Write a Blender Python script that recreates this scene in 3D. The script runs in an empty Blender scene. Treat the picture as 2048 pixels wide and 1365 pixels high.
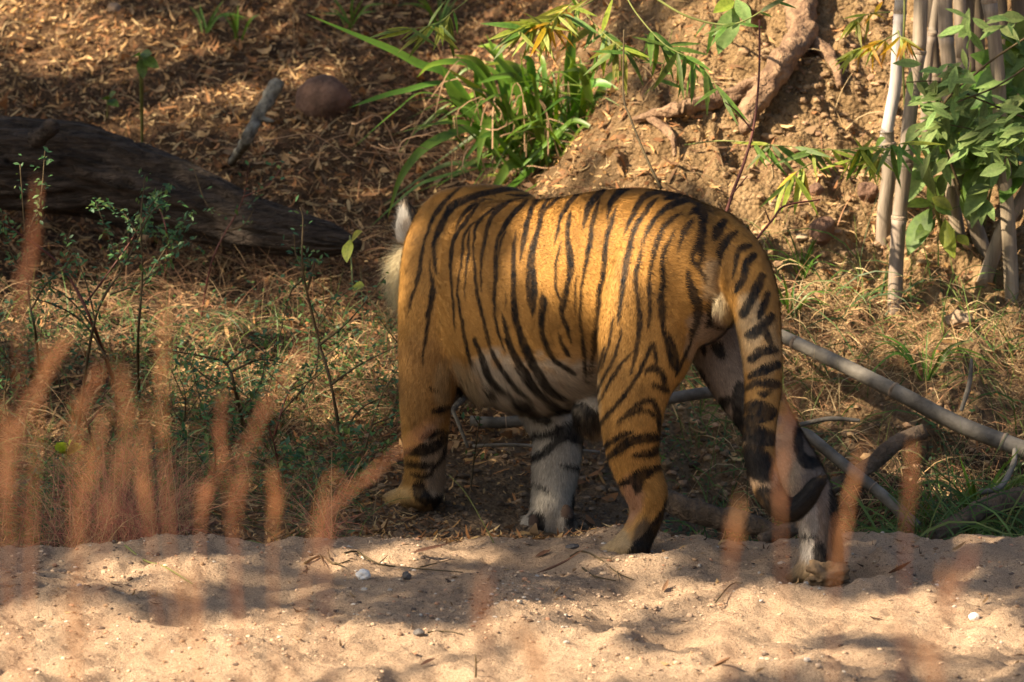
import bpy, math, random
import numpy as np
from mathutils import Vector, Matrix

# ------------------------------------------------------------------ scene
sc = bpy.context.scene
COL = sc.collection
rng = np.random.default_rng(7)
random.seed(7)

# ------------------------------------------------------------------ camera
CAM = np.array([0.0, -14.0, 2.2])
PITCH = math.radians(6.68)
FPX = 11140.0                      # focal length in pixels of the 2048 px wide photograph
camd = bpy.data.cameras.new('camera')
camd.sensor_width = 36.0
camd.lens = 36.0 * FPX / 2048.0
camd.clip_start = 0.1
camd.clip_end = 500.0
camd.dof.use_dof = True
camd.dof.focus_distance = 14.35
camd.dof.aperture_fstop = 6.3
cam = bpy.data.objects.new('camera', camd)
cam.location = CAM
cam.rotation_euler = (math.radians(90) - PITCH, 0, 0)
COL.objects.link(cam)
sc.camera = cam

# ------------------------------------------------------------------ sky and sun
SUN_EL = math.radians(38.0)
SUN_DIR = np.array([-0.90 * math.cos(SUN_EL), -0.436 * math.cos(SUN_EL), math.sin(SUN_EL)])
SUN_DIR /= np.linalg.norm(SUN_DIR)
world = bpy.data.worlds.new('World')
sc.world = world
world.use_nodes = True
wn = world.node_tree
bg = wn.nodes['Background']
sky = wn.nodes.new('ShaderNodeTexSky')
sky.sky_type = 'NISHITA'
sky.sun_disc = False
sky.sun_elevation = SUN_EL
sky.sun_rotation = math.atan2(SUN_DIR[0], SUN_DIR[1])
sky.air_density = 1.0
sky.dust_density = 4.0
sky.ozone_density = 0.6
wn.links.new(sky.outputs[0], bg.inputs[0])
bg.inputs[1].default_value = 0.052
sund = bpy.data.lights.new('sun', 'SUN')
sund.energy = 5.0
sund.angle = math.radians(0.55)
sund.color = (1.0, 0.80, 0.56)
sun = bpy.data.objects.new('sun', sund)
sun.rotation_euler = Vector(SUN_DIR).to_track_quat('Z', 'Y').to_euler()
sun.location = (-8, -4, 8)
COL.objects.link(sun)

vs = sc.view_settings
vs.view_transform = 'Standard'
vs.look = 'None'
vs.exposure = 1.6
vs.gamma = 1.0
vs.use_curve_mapping = False
sc.render.engine = 'CYCLES'
sc.cycles.use_denoising = True
sc.cycles.max_bounces = 6
sc.cycles.diffuse_bounces = 3
sc.cycles.glossy_bounces = 2
sc.cycles.transmission_bounces = 4
sc.cycles.caustics_reflective = False
sc.cycles.caustics_refractive = False

# ------------------------------------------------------------------ geometry helpers
CP, SP = math.cos(PITCH), math.sin(PITCH)

def to_px(p):
    """world points (N,3) -> photograph pixels (N,2)"""
    p = np.asarray(p, float)
    d = p - CAM
    depth = d[..., 1] * CP - d[..., 2] * SP
    up = d[..., 1] * SP + d[..., 2] * CP
    return np.stack([1024 + FPX * d[..., 0] / depth, 682.5 - FPX * up / depth], -1)

def ray(px, py):
    u = (px - 1024) / FPX
    v = -(py - 682.5) / FPX
    return np.array([u, CP + v * SP, -SP + v * CP])

def at(px, py, Y):
    """the point of the place that stands at depth Y behind pixel px,py"""
    r = ray(px, py)
    t = (Y - CAM[1]) / r[1]
    return CAM + r * t

def _hash(ix, iy, iz):
    n = (ix.astype(np.int64) * 374761393 + iy.astype(np.int64) * 668265263 + iz.astype(np.int64) * 2147483647) & 0x7fffffff
    n = ((n ^ (n >> 13)) * 1274126177) & 0x7fffffff
    n = n ^ (n >> 16)
    return (n & 0xffff) / 65535.0 * 2 - 1

def vnoise(x, y, z=0.0):
    x = np.asarray(x, float); y = np.asarray(y, float); z = np.broadcast_to(np.asarray(z, float), x.shape)
    xi, yi, zi = np.floor(x).astype(int), np.floor(y).astype(int), np.floor(z).astype(int)
    fx, fy, fz = x - xi, y - yi, z - zi
    fx = fx * fx * fx * (fx * (fx * 6 - 15) + 10); fy = fy * fy * fy * (fy * (fy * 6 - 15) + 10); fz = fz * fz * (3 - 2 * fz)
    out = 0
    for dz in (0, 1):
        wz = fz if dz else 1 - fz
        for dy in (0, 1):
            wy = fy if dy else 1 - fy
            for dx in (0, 1):
                wx = fx if dx else 1 - fx
                out = out + wx * wy * wz * _hash(xi + dx, yi + dy, zi + dz)
    return out

def fbm(x, y, z=0.0, oct=4, gain=0.5):
    a, s, o = 1.0, 1.0, 0
    for k in range(oct):
        o = o + a * vnoise(x * s + 17.3 * k, y * s - 9.1 * k, np.asarray(z) * s + 3.7 * k)
        a *= gain; s *= 2.03
    return o

def sstep(a, b, x):
    t = np.clip((x - a) / (b - a), 0, 1)
    return t * t * (3 - 2 * t)

def mesh_from(name, verts, faces, col=None, smooth=True, vecs=None):
    """faces: list of (K,n) int arrays or python face lists; col (N,3); vecs {name:(N,3)}"""
    me = bpy.data.meshes.new(name)
    verts = np.asarray(verts, np.float32)
    if not isinstance(faces, list):
        faces = [faces]
    loops, starts, off = [], [], 0
    for f in faces:
        f = np.asarray(f, np.int32)
        if f.size == 0:
            continue
        k, n = f.shape
        loops.append(f.ravel()); starts.append(off + np.arange(k, dtype=np.int32) * n); off += k * n
    loops = np.concatenate(loops); starts = np.concatenate(starts)
    me.vertices.add(len(verts)); me.vertices.foreach_set('co', verts.ravel())
    me.loops.add(len(loops)); me.loops.foreach_set('vertex_index', loops)
    me.polygons.add(len(starts)); me.polygons.foreach_set('loop_start', starts)
    me.update(calc_edges=True)
    if smooth:
        me.polygons.foreach_set('use_smooth', np.ones(len(starts), bool))
    if col is not None:
        a = me.attributes.new('Col', 'FLOAT_COLOR', 'POINT')
        c = np.ones((len(verts), 4), np.float32); c[:, :3] = col
        a.data.foreach_set('color', c.ravel())
    for k, v in (vecs or {}).items():
        if np.ndim(v) == 1:
            a = me.attributes.new(k, 'FLOAT', 'POINT'); a.data.foreach_set('value', np.asarray(v, np.float32))
        else:
            a = me.attributes.new(k, 'FLOAT_VECTOR', 'POINT'); a.data.foreach_set('vector', np.asarray(v, np.float32).ravel())
    me.validate()
    return me

def obj(name, me, mat=None, parent=None, loc=None):
    o = bpy.data.objects.new(name, me)
    COL.objects.link(o)
    if mat is not None and me is not None and len(me.materials) == 0:
        me.materials.append(mat)
    if loc is not None:
        o.location = loc
    if parent is not None:
        o.parent = parent
        o.matrix_parent_inverse = Matrix.Translation(-Vector(parent.location))
    return o

def tag(o, label, cat, group=None, kind=None):
    o['label'] = label
    if cat: o['category'] = cat
    if group: o['group'] = group
    if kind: o['kind'] = kind
    return o

def thing(name, loc, label, cat, group=None):
    o = bpy.data.objects.new(name, None)
    o.empty_display_size = 0.1
    o.location = Vector(loc)
    COL.objects.link(o)
    return tag(o, label, cat, group)

class MB:
    """collects quads/tris into one mesh"""
    def __init__(s):
        s.v, s.f3, s.f4, s.c, s.n = [], [], [], [], 0
    def add(s, v, f4=None, f3=None, col=(1, 1, 1)):
        v = np.asarray(v, float)
        if f4 is not None and len(f4): s.f4.append(np.asarray(f4, int) + s.n)
        if f3 is not None and len(f3): s.f3.append(np.asarray(f3, int) + s.n)
        s.v.append(v); s.c.append(np.broadcast_to(np.asarray(col, float), (len(v), 3))); s.n += len(v)
    def mesh(s, name, smooth=True):
        fs = []
        if s.f4: fs.append(np.concatenate(s.f4))
        if s.f3: fs.append(np.concatenate(s.f3))
        return mesh_from(name, np.concatenate(s.v), fs, np.concatenate(s.c), smooth)

def catmull(P, n):
    """P (K,D) -> (n,D) smooth curve through the points"""
    P = np.asarray(P, float)
    K = len(P)
    if K == 2:
        t = np.linspace(0, 1, n)[:, None]
        return P[0] * (1 - t) + P[1] * t
    Q = np.vstack([2 * P[0] - P[1], P, 2 * P[-1] - P[-2]])
    t = np.linspace(0, K - 1 - 1e-6, n)
    i = t.astype(int); f = (t - i)[:, None]
    a, b, c, d = Q[i], Q[i + 1], Q[i + 2], Q[i + 3]
    return 0.5 * (2 * b + (c - a) * f + (2 * a - 5 * b + 4 * c - d) * f ** 2 + (3 * b - 3 * c + d - a) * f ** 3)

def unit(v):
    v = np.asarray(v, float)
    return v / np.maximum(np.linalg.norm(v, axis=-1, keepdims=True), 1e-9)

def frames(C, hint):
    T = unit(np.gradient(C, axis=0))
    hint = np.broadcast_to(np.asarray(hint, float), C.shape)
    S = unit(hint - (hint * T).sum(1, keepdims=True) * T)
    return T, S, np.cross(T, S)

def tube(C, ra, rb=None, hint=(1, 0.01, 0), seg=10, cap=True, jitter=None):
    """tube along C (n,3); ra along hint side, rb across; returns verts, quads, tris"""
    C = np.asarray(C, float); n = len(C)
    ra = np.broadcast_to(np.asarray(ra, float), (n,)); rb = ra if rb is None else np.broadcast_to(np.asarray(rb, float), (n,))
    T, S, U = frames(C, hint)
    t = np.linspace(0, 2 * math.pi, seg, endpoint=False)
    r = np.ones((n, seg)) if jitter is None else jitter
    V = C[:, None] + (np.cos(t)[None] * ra[:, None] * r)[..., None] * S[:, None] + (np.sin(t)[None] * rb[:, None] * r)[..., None] * U[:, None]
    V = V.reshape(-1, 3)
    i = np.arange(n - 1)[:, None] * seg; j = np.arange(seg)[None]; k = (j + 1) % seg
    Q = np.stack([i + j, i + k, i + seg + k, i + seg + j], -1).reshape(-1, 4)
    F3 = np.zeros((0, 3), int)
    if cap:
        V = np.vstack([V, C[:1], C[-1:]])
        a, b = n * seg, n * seg + 1
        jj = np.arange(seg); kk = (jj + 1) % seg
        F3 = np.vstack([np.stack([np.full(seg, a), kk, jj], -1), np.stack([np.full(seg, b), (n - 1) * seg + jj, (n - 1) * seg + kk], -1)])
    return V, Q, F3

def blade(C, w, nrm, fold=0.25):
    """leaf blade: 3 vertices across, along the curve C; w (n,) full width"""
    C = np.asarray(C, float); n = len(C)
    T = unit(np.gradient(C, axis=0))
    nrm = np.broadcast_to(np.asarray(nrm, float), C.shape)
    S = unit(np.cross(T, nrm)); N = np.cross(S, T)
    w = np.asarray(w, float)[:, None]
    V = np.stack([C - S * w / 2 + N * w * fold, C, C + S * w / 2 + N * w * fold], 1).reshape(-1, 3)
    i = np.arange(n - 1)[:, None] * 3; j = np.arange(2)[None]
    Q = np.stack([i + j, i + j + 1, i + 3 + j + 1, i + 3 + j], -1).reshape(-1, 4)
    return V, Q

# ------------------------------------------------------------------ materials
MAT = {}
def new_mat(name):
    m = bpy.data.materials.new(name); m.use_nodes = True
    nt = m.node_tree
    for n in list(nt.nodes): nt.nodes.remove(n)
    out = nt.nodes.new('ShaderNodeOutputMaterial')
    MAT[name] = m
    return m, nt, out

def nd(nt, kind, **kw):
    n = nt.nodes.new(kind)
    for k, v in kw.items():
        if k in ('operation', 'blend_type', 'data_type', 'attribute_name', 'noise_dimensions', 'feature', 'wave_type', 'bands_direction', 'musgrave_type', 'normalize', 'distance'):
            setattr(n, k, v)
        else:
            n.inputs[k.replace('_', ' ')].default_value = v
    return n

def ramp(nt, stops):
    r = nt.nodes.new('ShaderNodeValToRGB')
    e = r.color_ramp.elements
    while len(e) < len(stops): e.new(0.5)
    for k, (p, c) in enumerate(stops):
        e[k].position = p; e[k].color = (*c, 1)
    return r

def mixc(nt, a, b, fac, blend='MIX'):
    m = nt.nodes.new('ShaderNodeMix'); m.data_type = 'RGBA'; m.blend_type = blend
    for k, v in ((6, a), (7, b), (0, fac)):
        if hasattr(v, 'links'): nt.links.new(v, m.inputs[k])
        elif k == 0: m.inputs[0].default_value = v
        else: m.inputs[k].default_value = (*v, 1)
    return m.outputs[2]

def simple_mat(name, c1, c2, scale=8.0, rough=0.8, bump=0.3, bscale=60.0, use_col=False, stretch=None, spec=0.3, detail=5.0, rnd=0.0, trans=0.0, bdist=0.01, obj_coord=True):
    """two-tone noise colour, bump, optional attribute tint, per-object variation, translucency"""
    m, nt, out = new_mat(name)
    p = nd(nt, 'ShaderNodeBsdfPrincipled', Roughness=rough)
    p.inputs['Specular IOR Level'].default_value = spec
    tc = nt.nodes.new('ShaderNodeTexCoord')
    src = tc.outputs['Object']
    if stretch:
        mp = nt.nodes.new('ShaderNodeMapping'); mp.inputs['Scale'].default_value = stretch
        nt.links.new(src, mp.inputs[0]); src = mp.outputs[0]
    n1 = nd(nt, 'ShaderNodeTexNoise', Scale=scale, Detail=detail, Roughness=0.62)
    nt.links.new(src, n1.inputs['Vector'])
    r = ramp(nt, [(0.32, c1), (0.68, c2)])
    nt.links.new(n1.outputs['Fac'], r.inputs[0])
    c = r.outputs[0]
    if use_col:
        a = nd(nt, 'ShaderNodeAttribute', attribute_name='Col')
        c = mixc(nt, c, a.outputs['Color'], 1.0, 'MULTIPLY')
    if rnd:
        oi = nt.nodes.new('ShaderNodeObjectInfo')
        hs = nt.nodes.new('ShaderNodeHueSaturation')
        mr = nt.nodes.new('ShaderNodeMapRange'); mr.inputs[3].default_value = 1 - rnd; mr.inputs[4].default_value = 1 + rnd
        nt.links.new(oi.outputs['Random'], mr.inputs[0]); nt.links.new(mr.outputs[0], hs.inputs['Value'])
        mr2 = nt.nodes.new('ShaderNodeMapRange'); mr2.inputs[3].default_value = 0.5 - rnd * 0.07; mr2.inputs[4].default_value = 0.5 + rnd * 0.05
        nt.links.new(oi.outputs['Random'], mr2.inputs[0]); nt.links.new(mr2.outputs[0], hs.inputs['Hue'])
        nt.links.new(c, hs.inputs['Color']); c = hs.outputs[0]
    nt.links.new(c, p.inputs['Base Color'])
    if bump:
        n2 = nd(nt, 'ShaderNodeTexNoise', Scale=bscale, Detail=4.0, Roughness=0.6)
        nt.links.new(src, n2.inputs['Vector'])
        b = nd(nt, 'ShaderNodeBump', Strength=bump, Distance=bdist)
        nt.links.new(n2.outputs['Fac'], b.inputs['Height']); nt.links.new(b.outputs[0], p.inputs['Normal'])
    if trans:
        t = nt.nodes.new('ShaderNodeBsdfTranslucent')
        hs2 = nt.nodes.new('ShaderNodeHueSaturation'); hs2.inputs['Value'].default_value = 1.25; hs2.inputs['Saturation'].default_value = 1.1
        nt.links.new(c, hs2.inputs['Color']); nt.links.new(hs2.outputs[0], t.inputs[0])
        mx = nt.nodes.new('ShaderNodeMixShader'); mx.inputs[0].default_value = trans
        nt.links.new(p.outputs[0], mx.inputs[1]); nt.links.new(t.outputs[0], mx.inputs[2])
        nt.links.new(mx.outputs[0], out.inputs[0])
    else:
        nt.links.new(p.outputs[0], out.inputs[0])
    return m
# ------------------------------------------------------------------ the ground: sand bed, gully, left slope, right bank
LY = [-60, -6, -3, 0, 0.22, 0.42, 0.8, 1.3, 2.4, 2.9, 3.8, 6, 12, 60]
LZ = [-0.15, -0.10, -0.04, 0.0, 0.02, -0.02, 0.03, 0.13, 0.38, 0.52, 0.86, 1.55, 2.6, 4.0]
RY = [-60, -6, -3, 0, 0.34, 0.58, 0.95, 1.15, 1.35, 2.45, 3.1, 4.6, 12, 60]
RZ = [-0.15, -0.10, -0.04, 0.0, 0.015, -0.09, -0.06, 0.02, 0.16, 1.0, 1.40, 2.0, 3.0, 4.2]

def crest(x):
    return 0.30 + 0.10 * np.sin(x * 3.1 + 0.7) * 0.5 + 0.05 * vnoise(x * 3.0, x * 0 + 4.2) - 0.08 * sstep(-0.3, -1.0, x)

FOOT = [(-0.22, 0.80, 0.16, 0.025), (0.12, 0.70, 0.15, 0.03), (0.31, 0.02, 0.13, 0.022), (0.80, -0.33, 0.12, 0.05),
        (1.33, -0.9, 0.10, 0.03), (0.37, -1.15, 0.10, 0.035), (-0.2, -1.6, 0.11, 0.03), (0.62, -1.7, 0.12, 0.03), (-0.75, -0.9, 0.12, 0.025), (1.05, -0.28, 0.10, 0.03), (-1.1, -1.5, 0.12, 0.03), (1.0, -1.6, 0.13, 0.03)]

def zg(x, y):
    x = np.asarray(x, float); y = np.asarray(y, float)
    wob = 0.10 * vnoise(x * 1.3 + 5, y * 1.3)
    w = sstep(-0.25, 0.62, x + wob)
    yy = y + 0.10 * vnoise(x * 1.7, y * 0.9 + 8) * sstep(0.6, 1.6, y) - (crest(x) - 0.3) * sstep(-0.6, 0.2, y) * (1 - sstep(0.9, 1.6, y))
    z = np.interp(yy, LY, LZ) * (1 - w) + np.interp(yy, RY, RZ) * w
    bank = sstep(0.30, 0.75, yy)
    # sand: soft hummocks, scuffs and old footprints
    s = 0.034 * fbm(x * 3.2, y * 2.2, 0.3, 3) + 0.014 * fbm(x * 10, y * 7, 1.3, 3) + 0.0065 * fbm(x * 34, y * 30, 2.2, 3) - 0.012 * np.clip(vnoise(x * 15 + 4, y * 12) - .35, 0, 1)
    s = s * (0.45 + 0.55 * sstep(2.0, -0.2, y))
    for fx, fy, fr, fd in FOOT:
        d = np.sqrt((x - fx) ** 2 + ((y - fy) * 0.8) ** 2) / fr
        d = d * (1 + 0.15 * vnoise(x * 14, y * 14))
        s = s + np.where(d < 2.2, -fd * np.exp(-(d * 1.3) ** 4) + fd * 0.5 * np.exp(-((d - 1.25) * 2.6) ** 2), 0)
    # earth: lumpy, cloddy on the right bank
    rg = 1 - np.abs(fbm(x * 6, y * 5, 5.0, 4))
    e = 0.020 * fbm(x * 4, y * 4, 7.0, 4) + w * (0.055 * (rg - 0.6) + 0.026 * fbm(x * 17, y * 15, 9.0, 3) + 0.016 * fbm(x * 42, y * 36, 2.0, 2)) + (1 - w) * 0.012 * fbm(x * 20, y * 18, 4.0, 3)
    e = e * (0.35 + 0.65 * sstep(0.9, 1.4, yy)) + 0.008 * fbm(x * 30, y * 30, 6.0, 3) * (1 - sstep(0.9, 1.6, yy))
    return z + s * (1 - bank) + e * bank

def sand_mask(x, y):
    yy = y - crest(x) + 0.3
    return 1 - sstep(0.36, 0.50, yy + 0.03 * vnoise(np.asarray(x) * 20, np.asarray(y) * 20))

def gp(px, py, y0=-5.0, y1=14.0):
    """where the line of sight through a pixel meets the ground"""
    r = ray(px, py)
    ys = np.linspace(y0, y1, 1500)
    t = (ys - CAM[1]) / r[1]
    P = CAM + r[None] * t[:, None]
    below = P[:, 2] < zg(P[:, 0], P[:, 1])
    k = int(np.argmax(below)) if below.any() else len(ys) - 1
    p = P[k].copy(); p[2] = float(zg(p[0], p[1]))
    return p

def axis_steps(lo, hi, fine, far):
    a = list(np.arange(lo, hi + 1e-6, fine))
    st, x = fine, hi
    while x < far:
        st *= 1.22; x += st; a.append(x)
    st, x = fine, lo
    while x > -far:
        st *= 1.22; x -= st; a.insert(0, x)
    return np.array(a)

def build_ground():
    xs = axis_steps(-1.75, 1.75, 0.011, 60)
    ys = np.concatenate([np.arange(-3.4, 0.9, 0.011), np.arange(0.9, 4.6, 0.0135)])
    lo, hi = [], []
    st, y = 0.011, -3.4
    while y > -60: st *= 1.22; y -= st; lo.insert(0, y)
    st, y = 0.0135, ys[-1]
    while y < 60: st *= 1.22; y += st; hi.append(y)
    ys = np.concatenate([lo, ys, hi])
    X, Y = np.meshgrid(xs, ys)
    Z = zg(X, Y)
    nx, ny = len(xs), len(ys)
    V = np.stack([X, Y, Z], -1).reshape(-1, 3)
    i = np.arange(ny - 1)[:, None] * nx; j = np.arange(nx - 1)[None]
    Q = np.stack([i + j, i + j + 1, i + nx + j + 1, i + nx + j], -1).reshape(-1, 4)
    sm = sand_mask(X, Y).ravel()
    yb = sstep(-0.15, 0.6, X + 0.15 * vnoise(X * 2, Y * 2)).ravel()
    pit = (sstep(0.35, 0.55, Y) * (1 - sstep(1.0, 1.5, Y + 0.15 * vnoise(X * 3, Y * 3)))).ravel()
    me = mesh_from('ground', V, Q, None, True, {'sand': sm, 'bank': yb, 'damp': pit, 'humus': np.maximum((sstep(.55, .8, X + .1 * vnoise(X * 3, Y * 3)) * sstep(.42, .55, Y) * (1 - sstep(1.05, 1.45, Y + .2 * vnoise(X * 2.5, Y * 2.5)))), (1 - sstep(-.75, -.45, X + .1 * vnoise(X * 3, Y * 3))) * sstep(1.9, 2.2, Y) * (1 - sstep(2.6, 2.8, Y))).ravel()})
    m, nt, out = new_mat('ground')
    L = nt.links
    p = nd(nt, 'ShaderNodeBsdfPrincipled', Roughness=0.95); p.inputs['Specular IOR Level'].default_value = 0.12
    tc = nt.nodes.new('ShaderNodeTexCoord')
    def noise(s, d=4.0, r=0.6):
        n = nd(nt, 'ShaderNodeTexNoise', Scale=s, Detail=d, Roughness=r); L.new(tc.outputs['Object'], n.inputs['Vector']); return n.outputs['Fac']
    # sand
    r1 = ramp(nt, [(0.3, (0.42, 0.30, 0.205)), (0.7, (0.58, 0.43, 0.30))]); L.new(noise(3.5), r1.inputs[0])
    r2 = ramp(nt, [(0.34, (0.42, 0.38, 0.34)), (0.47, (0.95, 0.95, 0.95)), (0.62, (1.0, 1.0, 1.0)), (0.80, (1.3, 1.3, 1.3))]); L.new(noise(420, 2.0), r2.inputs[0])
    sand = mixc(nt, r1.outputs[0], r2.outputs[0], 1.0, 'MULTIPLY')
    r2b = ramp(nt, [(0.33, (0.42, 0.37, 0.33)), (0.43, (1, 1, 1))]); L.new(noise(150, 3.0), r2b.inputs[0])
    sand = mixc(nt, sand, r2b.outputs[0], 0.8, 'MULTIPLY')
    # forest floor and bank soil
    r3 = ramp(nt, [(0.3, (0.045, 0.028, 0.017)), (0.7, (0.16, 0.095, 0.05))]); L.new(noise(22, 6.0, 0.7), r3.inputs[0])
    r4 = ramp(nt, [(0.28, (0.13, 0.082, 0.04)), (0.5, (0.29, 0.195, 0.10)), (0.75, (0.45, 0.315, 0.18))]); L.new(noise(14, 7.0, 0.7), r4.inputs[0])
    r5 = ramp(nt, [(0.3, (0.12, 0.085, 0.055)), (0.7, (0.28, 0.20, 0.13))]); L.new(noise(25, 6.0, 0.7), r5.inputs[0])
    def attr(n): return nd(nt, 'ShaderNodeAttribute', attribute_name=n).outputs['Fac']
    c = mixc(nt, r3.outputs[0], r4.outputs[0], attr('bank'))
    c = mixc(nt, c, r5.outputs[0], attr('damp'))
    r6 = ramp(nt, [(0.3, (0.028, 0.019, 0.012)), (0.7, (0.10, 0.066, 0.04))]); L.new(noise(30, 6.0, 0.7), r6.inputs[0])  # shade painted as dark soil in the right hollow and under the log
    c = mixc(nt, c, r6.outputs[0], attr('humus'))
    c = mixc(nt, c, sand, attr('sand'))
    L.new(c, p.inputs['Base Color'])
    b1 = nd(nt, 'ShaderNodeBump', Strength=0.9, Distance=0.005); L.new(noise(330, 3.0), b1.inputs['Height'])
    b2 = nd(nt, 'ShaderNodeBump', Strength=0.85, Distance=0.018); L.new(noise(60, 6.0, 0.7), b2.inputs['Height']); L.new(b1.outputs[0], b2.inputs['Normal'])
    v3 = nd(nt, 'ShaderNodeTexVoronoi', Scale=75.0); L.new(tc.outputs['Object'], v3.inputs['Vector'])
    ns = nt.nodes.new('ShaderNodeMath'); ns.operation = 'SUBTRACT'; ns.inputs[0].default_value = 1.0; L.new(attr('sand'), ns.inputs[1])
    b3 = nd(nt, 'ShaderNodeBump', Strength=1.0, Distance=0.012); b3.invert = True; L.new(v3.outputs['Distance'], b3.inputs['Height']); L.new(ns.outputs[0], b3.inputs['Strength']); L.new(b2.outputs[0], b3.inputs['Normal'])
    L.new(b3.outputs[0], p.inputs['Normal'])
    L.new(p.outputs[0], out.inputs[0])
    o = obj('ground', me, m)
    o['kind'] = 'structure'
    o['label'] = 'pale sand bed rising into an earth bank behind'
    return o
build_ground()
# ------------------------------------------------------------------ the tiger
PXM = 790.0
TORSO, LF, RF, LH, RH, TAIL, HEAD = range(7)
# spine: X, Y, top, bottom, half width
SPINE = [(0.545, -0.05, 0.80, 0.66, 0.05), (0.50, 0.005, 0.875, 0.56, 0.105), (0.43, 0.09, 0.915, 0.53, 0.150), (0.34, 0.22, 0.925, 0.50, 0.170),
         (0.25, 0.35, 0.912, 0.41, 0.185), (0.16, 0.48, 0.885, 0.335, 0.205), (0.07, 0.61, 0.862, 0.30, 0.218), (-0.02, 0.74, 0.848, 0.315, 0.215),
         (-0.085, 0.86, 0.838, 0.345, 0.195), (-0.12, 0.97, 0.828, 0.38, 0.165), (-0.135, 1.07, 0.80, 0.43, 0.135), (-0.13, 1.17, 0.74, 0.44, 0.12), (-0.12, 1.26, 0.69, 0.42, 0.115)]
# limbs: px, py, Y, half width in px (across the view), half depth in px
LIMBS = {
    LF: [(915, 435, .86, 76, 50), (890, 500, .77, 82, 60), (876, 580, .72, 78, 66), (868, 660, .70, 72, 64), (860, 730, .70, 63, 60), (852, 800, .71, 53, 54), (850, 870, .73, 46, 46), (850, 930, .75, 41, 42), (846, 975, .77, 43, 42), (828, 1000, .81, 44, 32), (795, 1008, .87, 38, 26), (772, 1014, .92, 25, 18)],
    RF: [(1000, 600, .93, 60, 60), (1040, 720, .92, 62, 60), (1085, 800, .88, 58, 56), (1114, 870, .84, 50, 50), (1112, 930, .80, 48, 46), (1107, 985, .77, 43, 42), (1102, 1030, .74, 43, 42), (1094, 1064, .75, 50, 40), (1088, 1088, .78, 50, 26)],
    LH: [(1345, 470, .13, 60, 50), (1322, 540, .07, 98, 62), (1306, 620, .04, 108, 70), (1290, 700, .02, 98, 68), (1272, 760, .00, 79, 60), (1264, 810, -.01, 68, 54), (1263, 860, -.01, 60, 50), (1266, 905, .00, 53, 46), (1278, 950, .01, 47, 42), (1293, 990, .01, 43, 38), (1293, 1030, .01, 34, 33), (1278, 1068, .0, 33, 31), (1258, 1098, -.01, 38, 33), (1228, 1112, .03, 34, 26), (1200, 1112, .06, 24, 16)],
    RH: [(1400, 520, .24, 60, 60), (1430, 620, .22, 76, 66), (1455, 700, .17, 72, 64), (1490, 770, .10, 64, 58), (1525, 830, .02, 55, 50), (1560, 890, -.08, 52, 44), (1592, 940, -.17, 52, 40), (1618, 985, -.24, 47, 36), (1634, 1030, -.28, 42, 34), (1642, 1080, -.31, 42, 34), (1640, 1130, -.33, 46, 36), (1628, 1158, -.32, 50, 26)],
    TAIL: [(1388, 445, .13, 42, 42), (1438, 480, .04, 56, 50), (1480, 535, -.03, 58, 52), (1508, 600, -.12, 50, 48), (1521, 680, -.20, 42, 42), (1527, 760, -.27, 37, 37), (1522, 830, -.33, 33, 33), (1518, 890, -.38, 32, 31), (1525, 945, -.42, 30, 29), (1545, 995, -.45, 28, 27), (1578, 1022, -.47, 25, 24), (1608, 1004, -.48, 22, 21), (1632, 972, -.485, 17, 17), (1650, 955, -.485, 9, 9)],
    HEAD: [(930, 470, 1.20, 74, 74), (915, 500, 1.30, 92, 80), (900, 545, 1.38, 100, 84), (890, 600, 1.46, 86, 74), (882, 660, 1.54, 58, 54), (878, 700, 1.60, 46, 44), (876, 728, 1.63, 26, 26)],
}
BLOBS = [  # px, py, Y, rx, ry, rdepth in px
    (TORSO, 1450, 614, -.06, 26, 30, 28),         # pale tuft under the tail
    (TORSO, 1185, 825, .42, 42, 42, 40),            # sheath
    (TORSO, 965, 407, .86, 112, 36, 62),             # shoulder blades
    (LF, 842, 990, .75, 46, 26, 40), (RF, 1060, 1058, .72, 22, 30, 24), (RF, 1130, 1050, .71, 22, 34, 24),
    (LH, 1262, 1098, -.02, 40, 28, 34), (RH, 1640, 1145, -.34, 44, 30, 40),
    (HEAD, 832, 555, 1.30, 54, 74, 50), (HEAD, 965, 560, 1.36, 44, 60, 50),
    (TORSO, 905, 745, .74, 26, 32, 36),
]

def limb_curve(spec, n):
    A = []
    for px, py, Y, a, b in spec:
        p = at(px, py, Y)
        s = PXM * 14.1 / (14.1 + Y)
        A.append([*p, a / s, b / s])
    return catmull(A, n)

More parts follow.
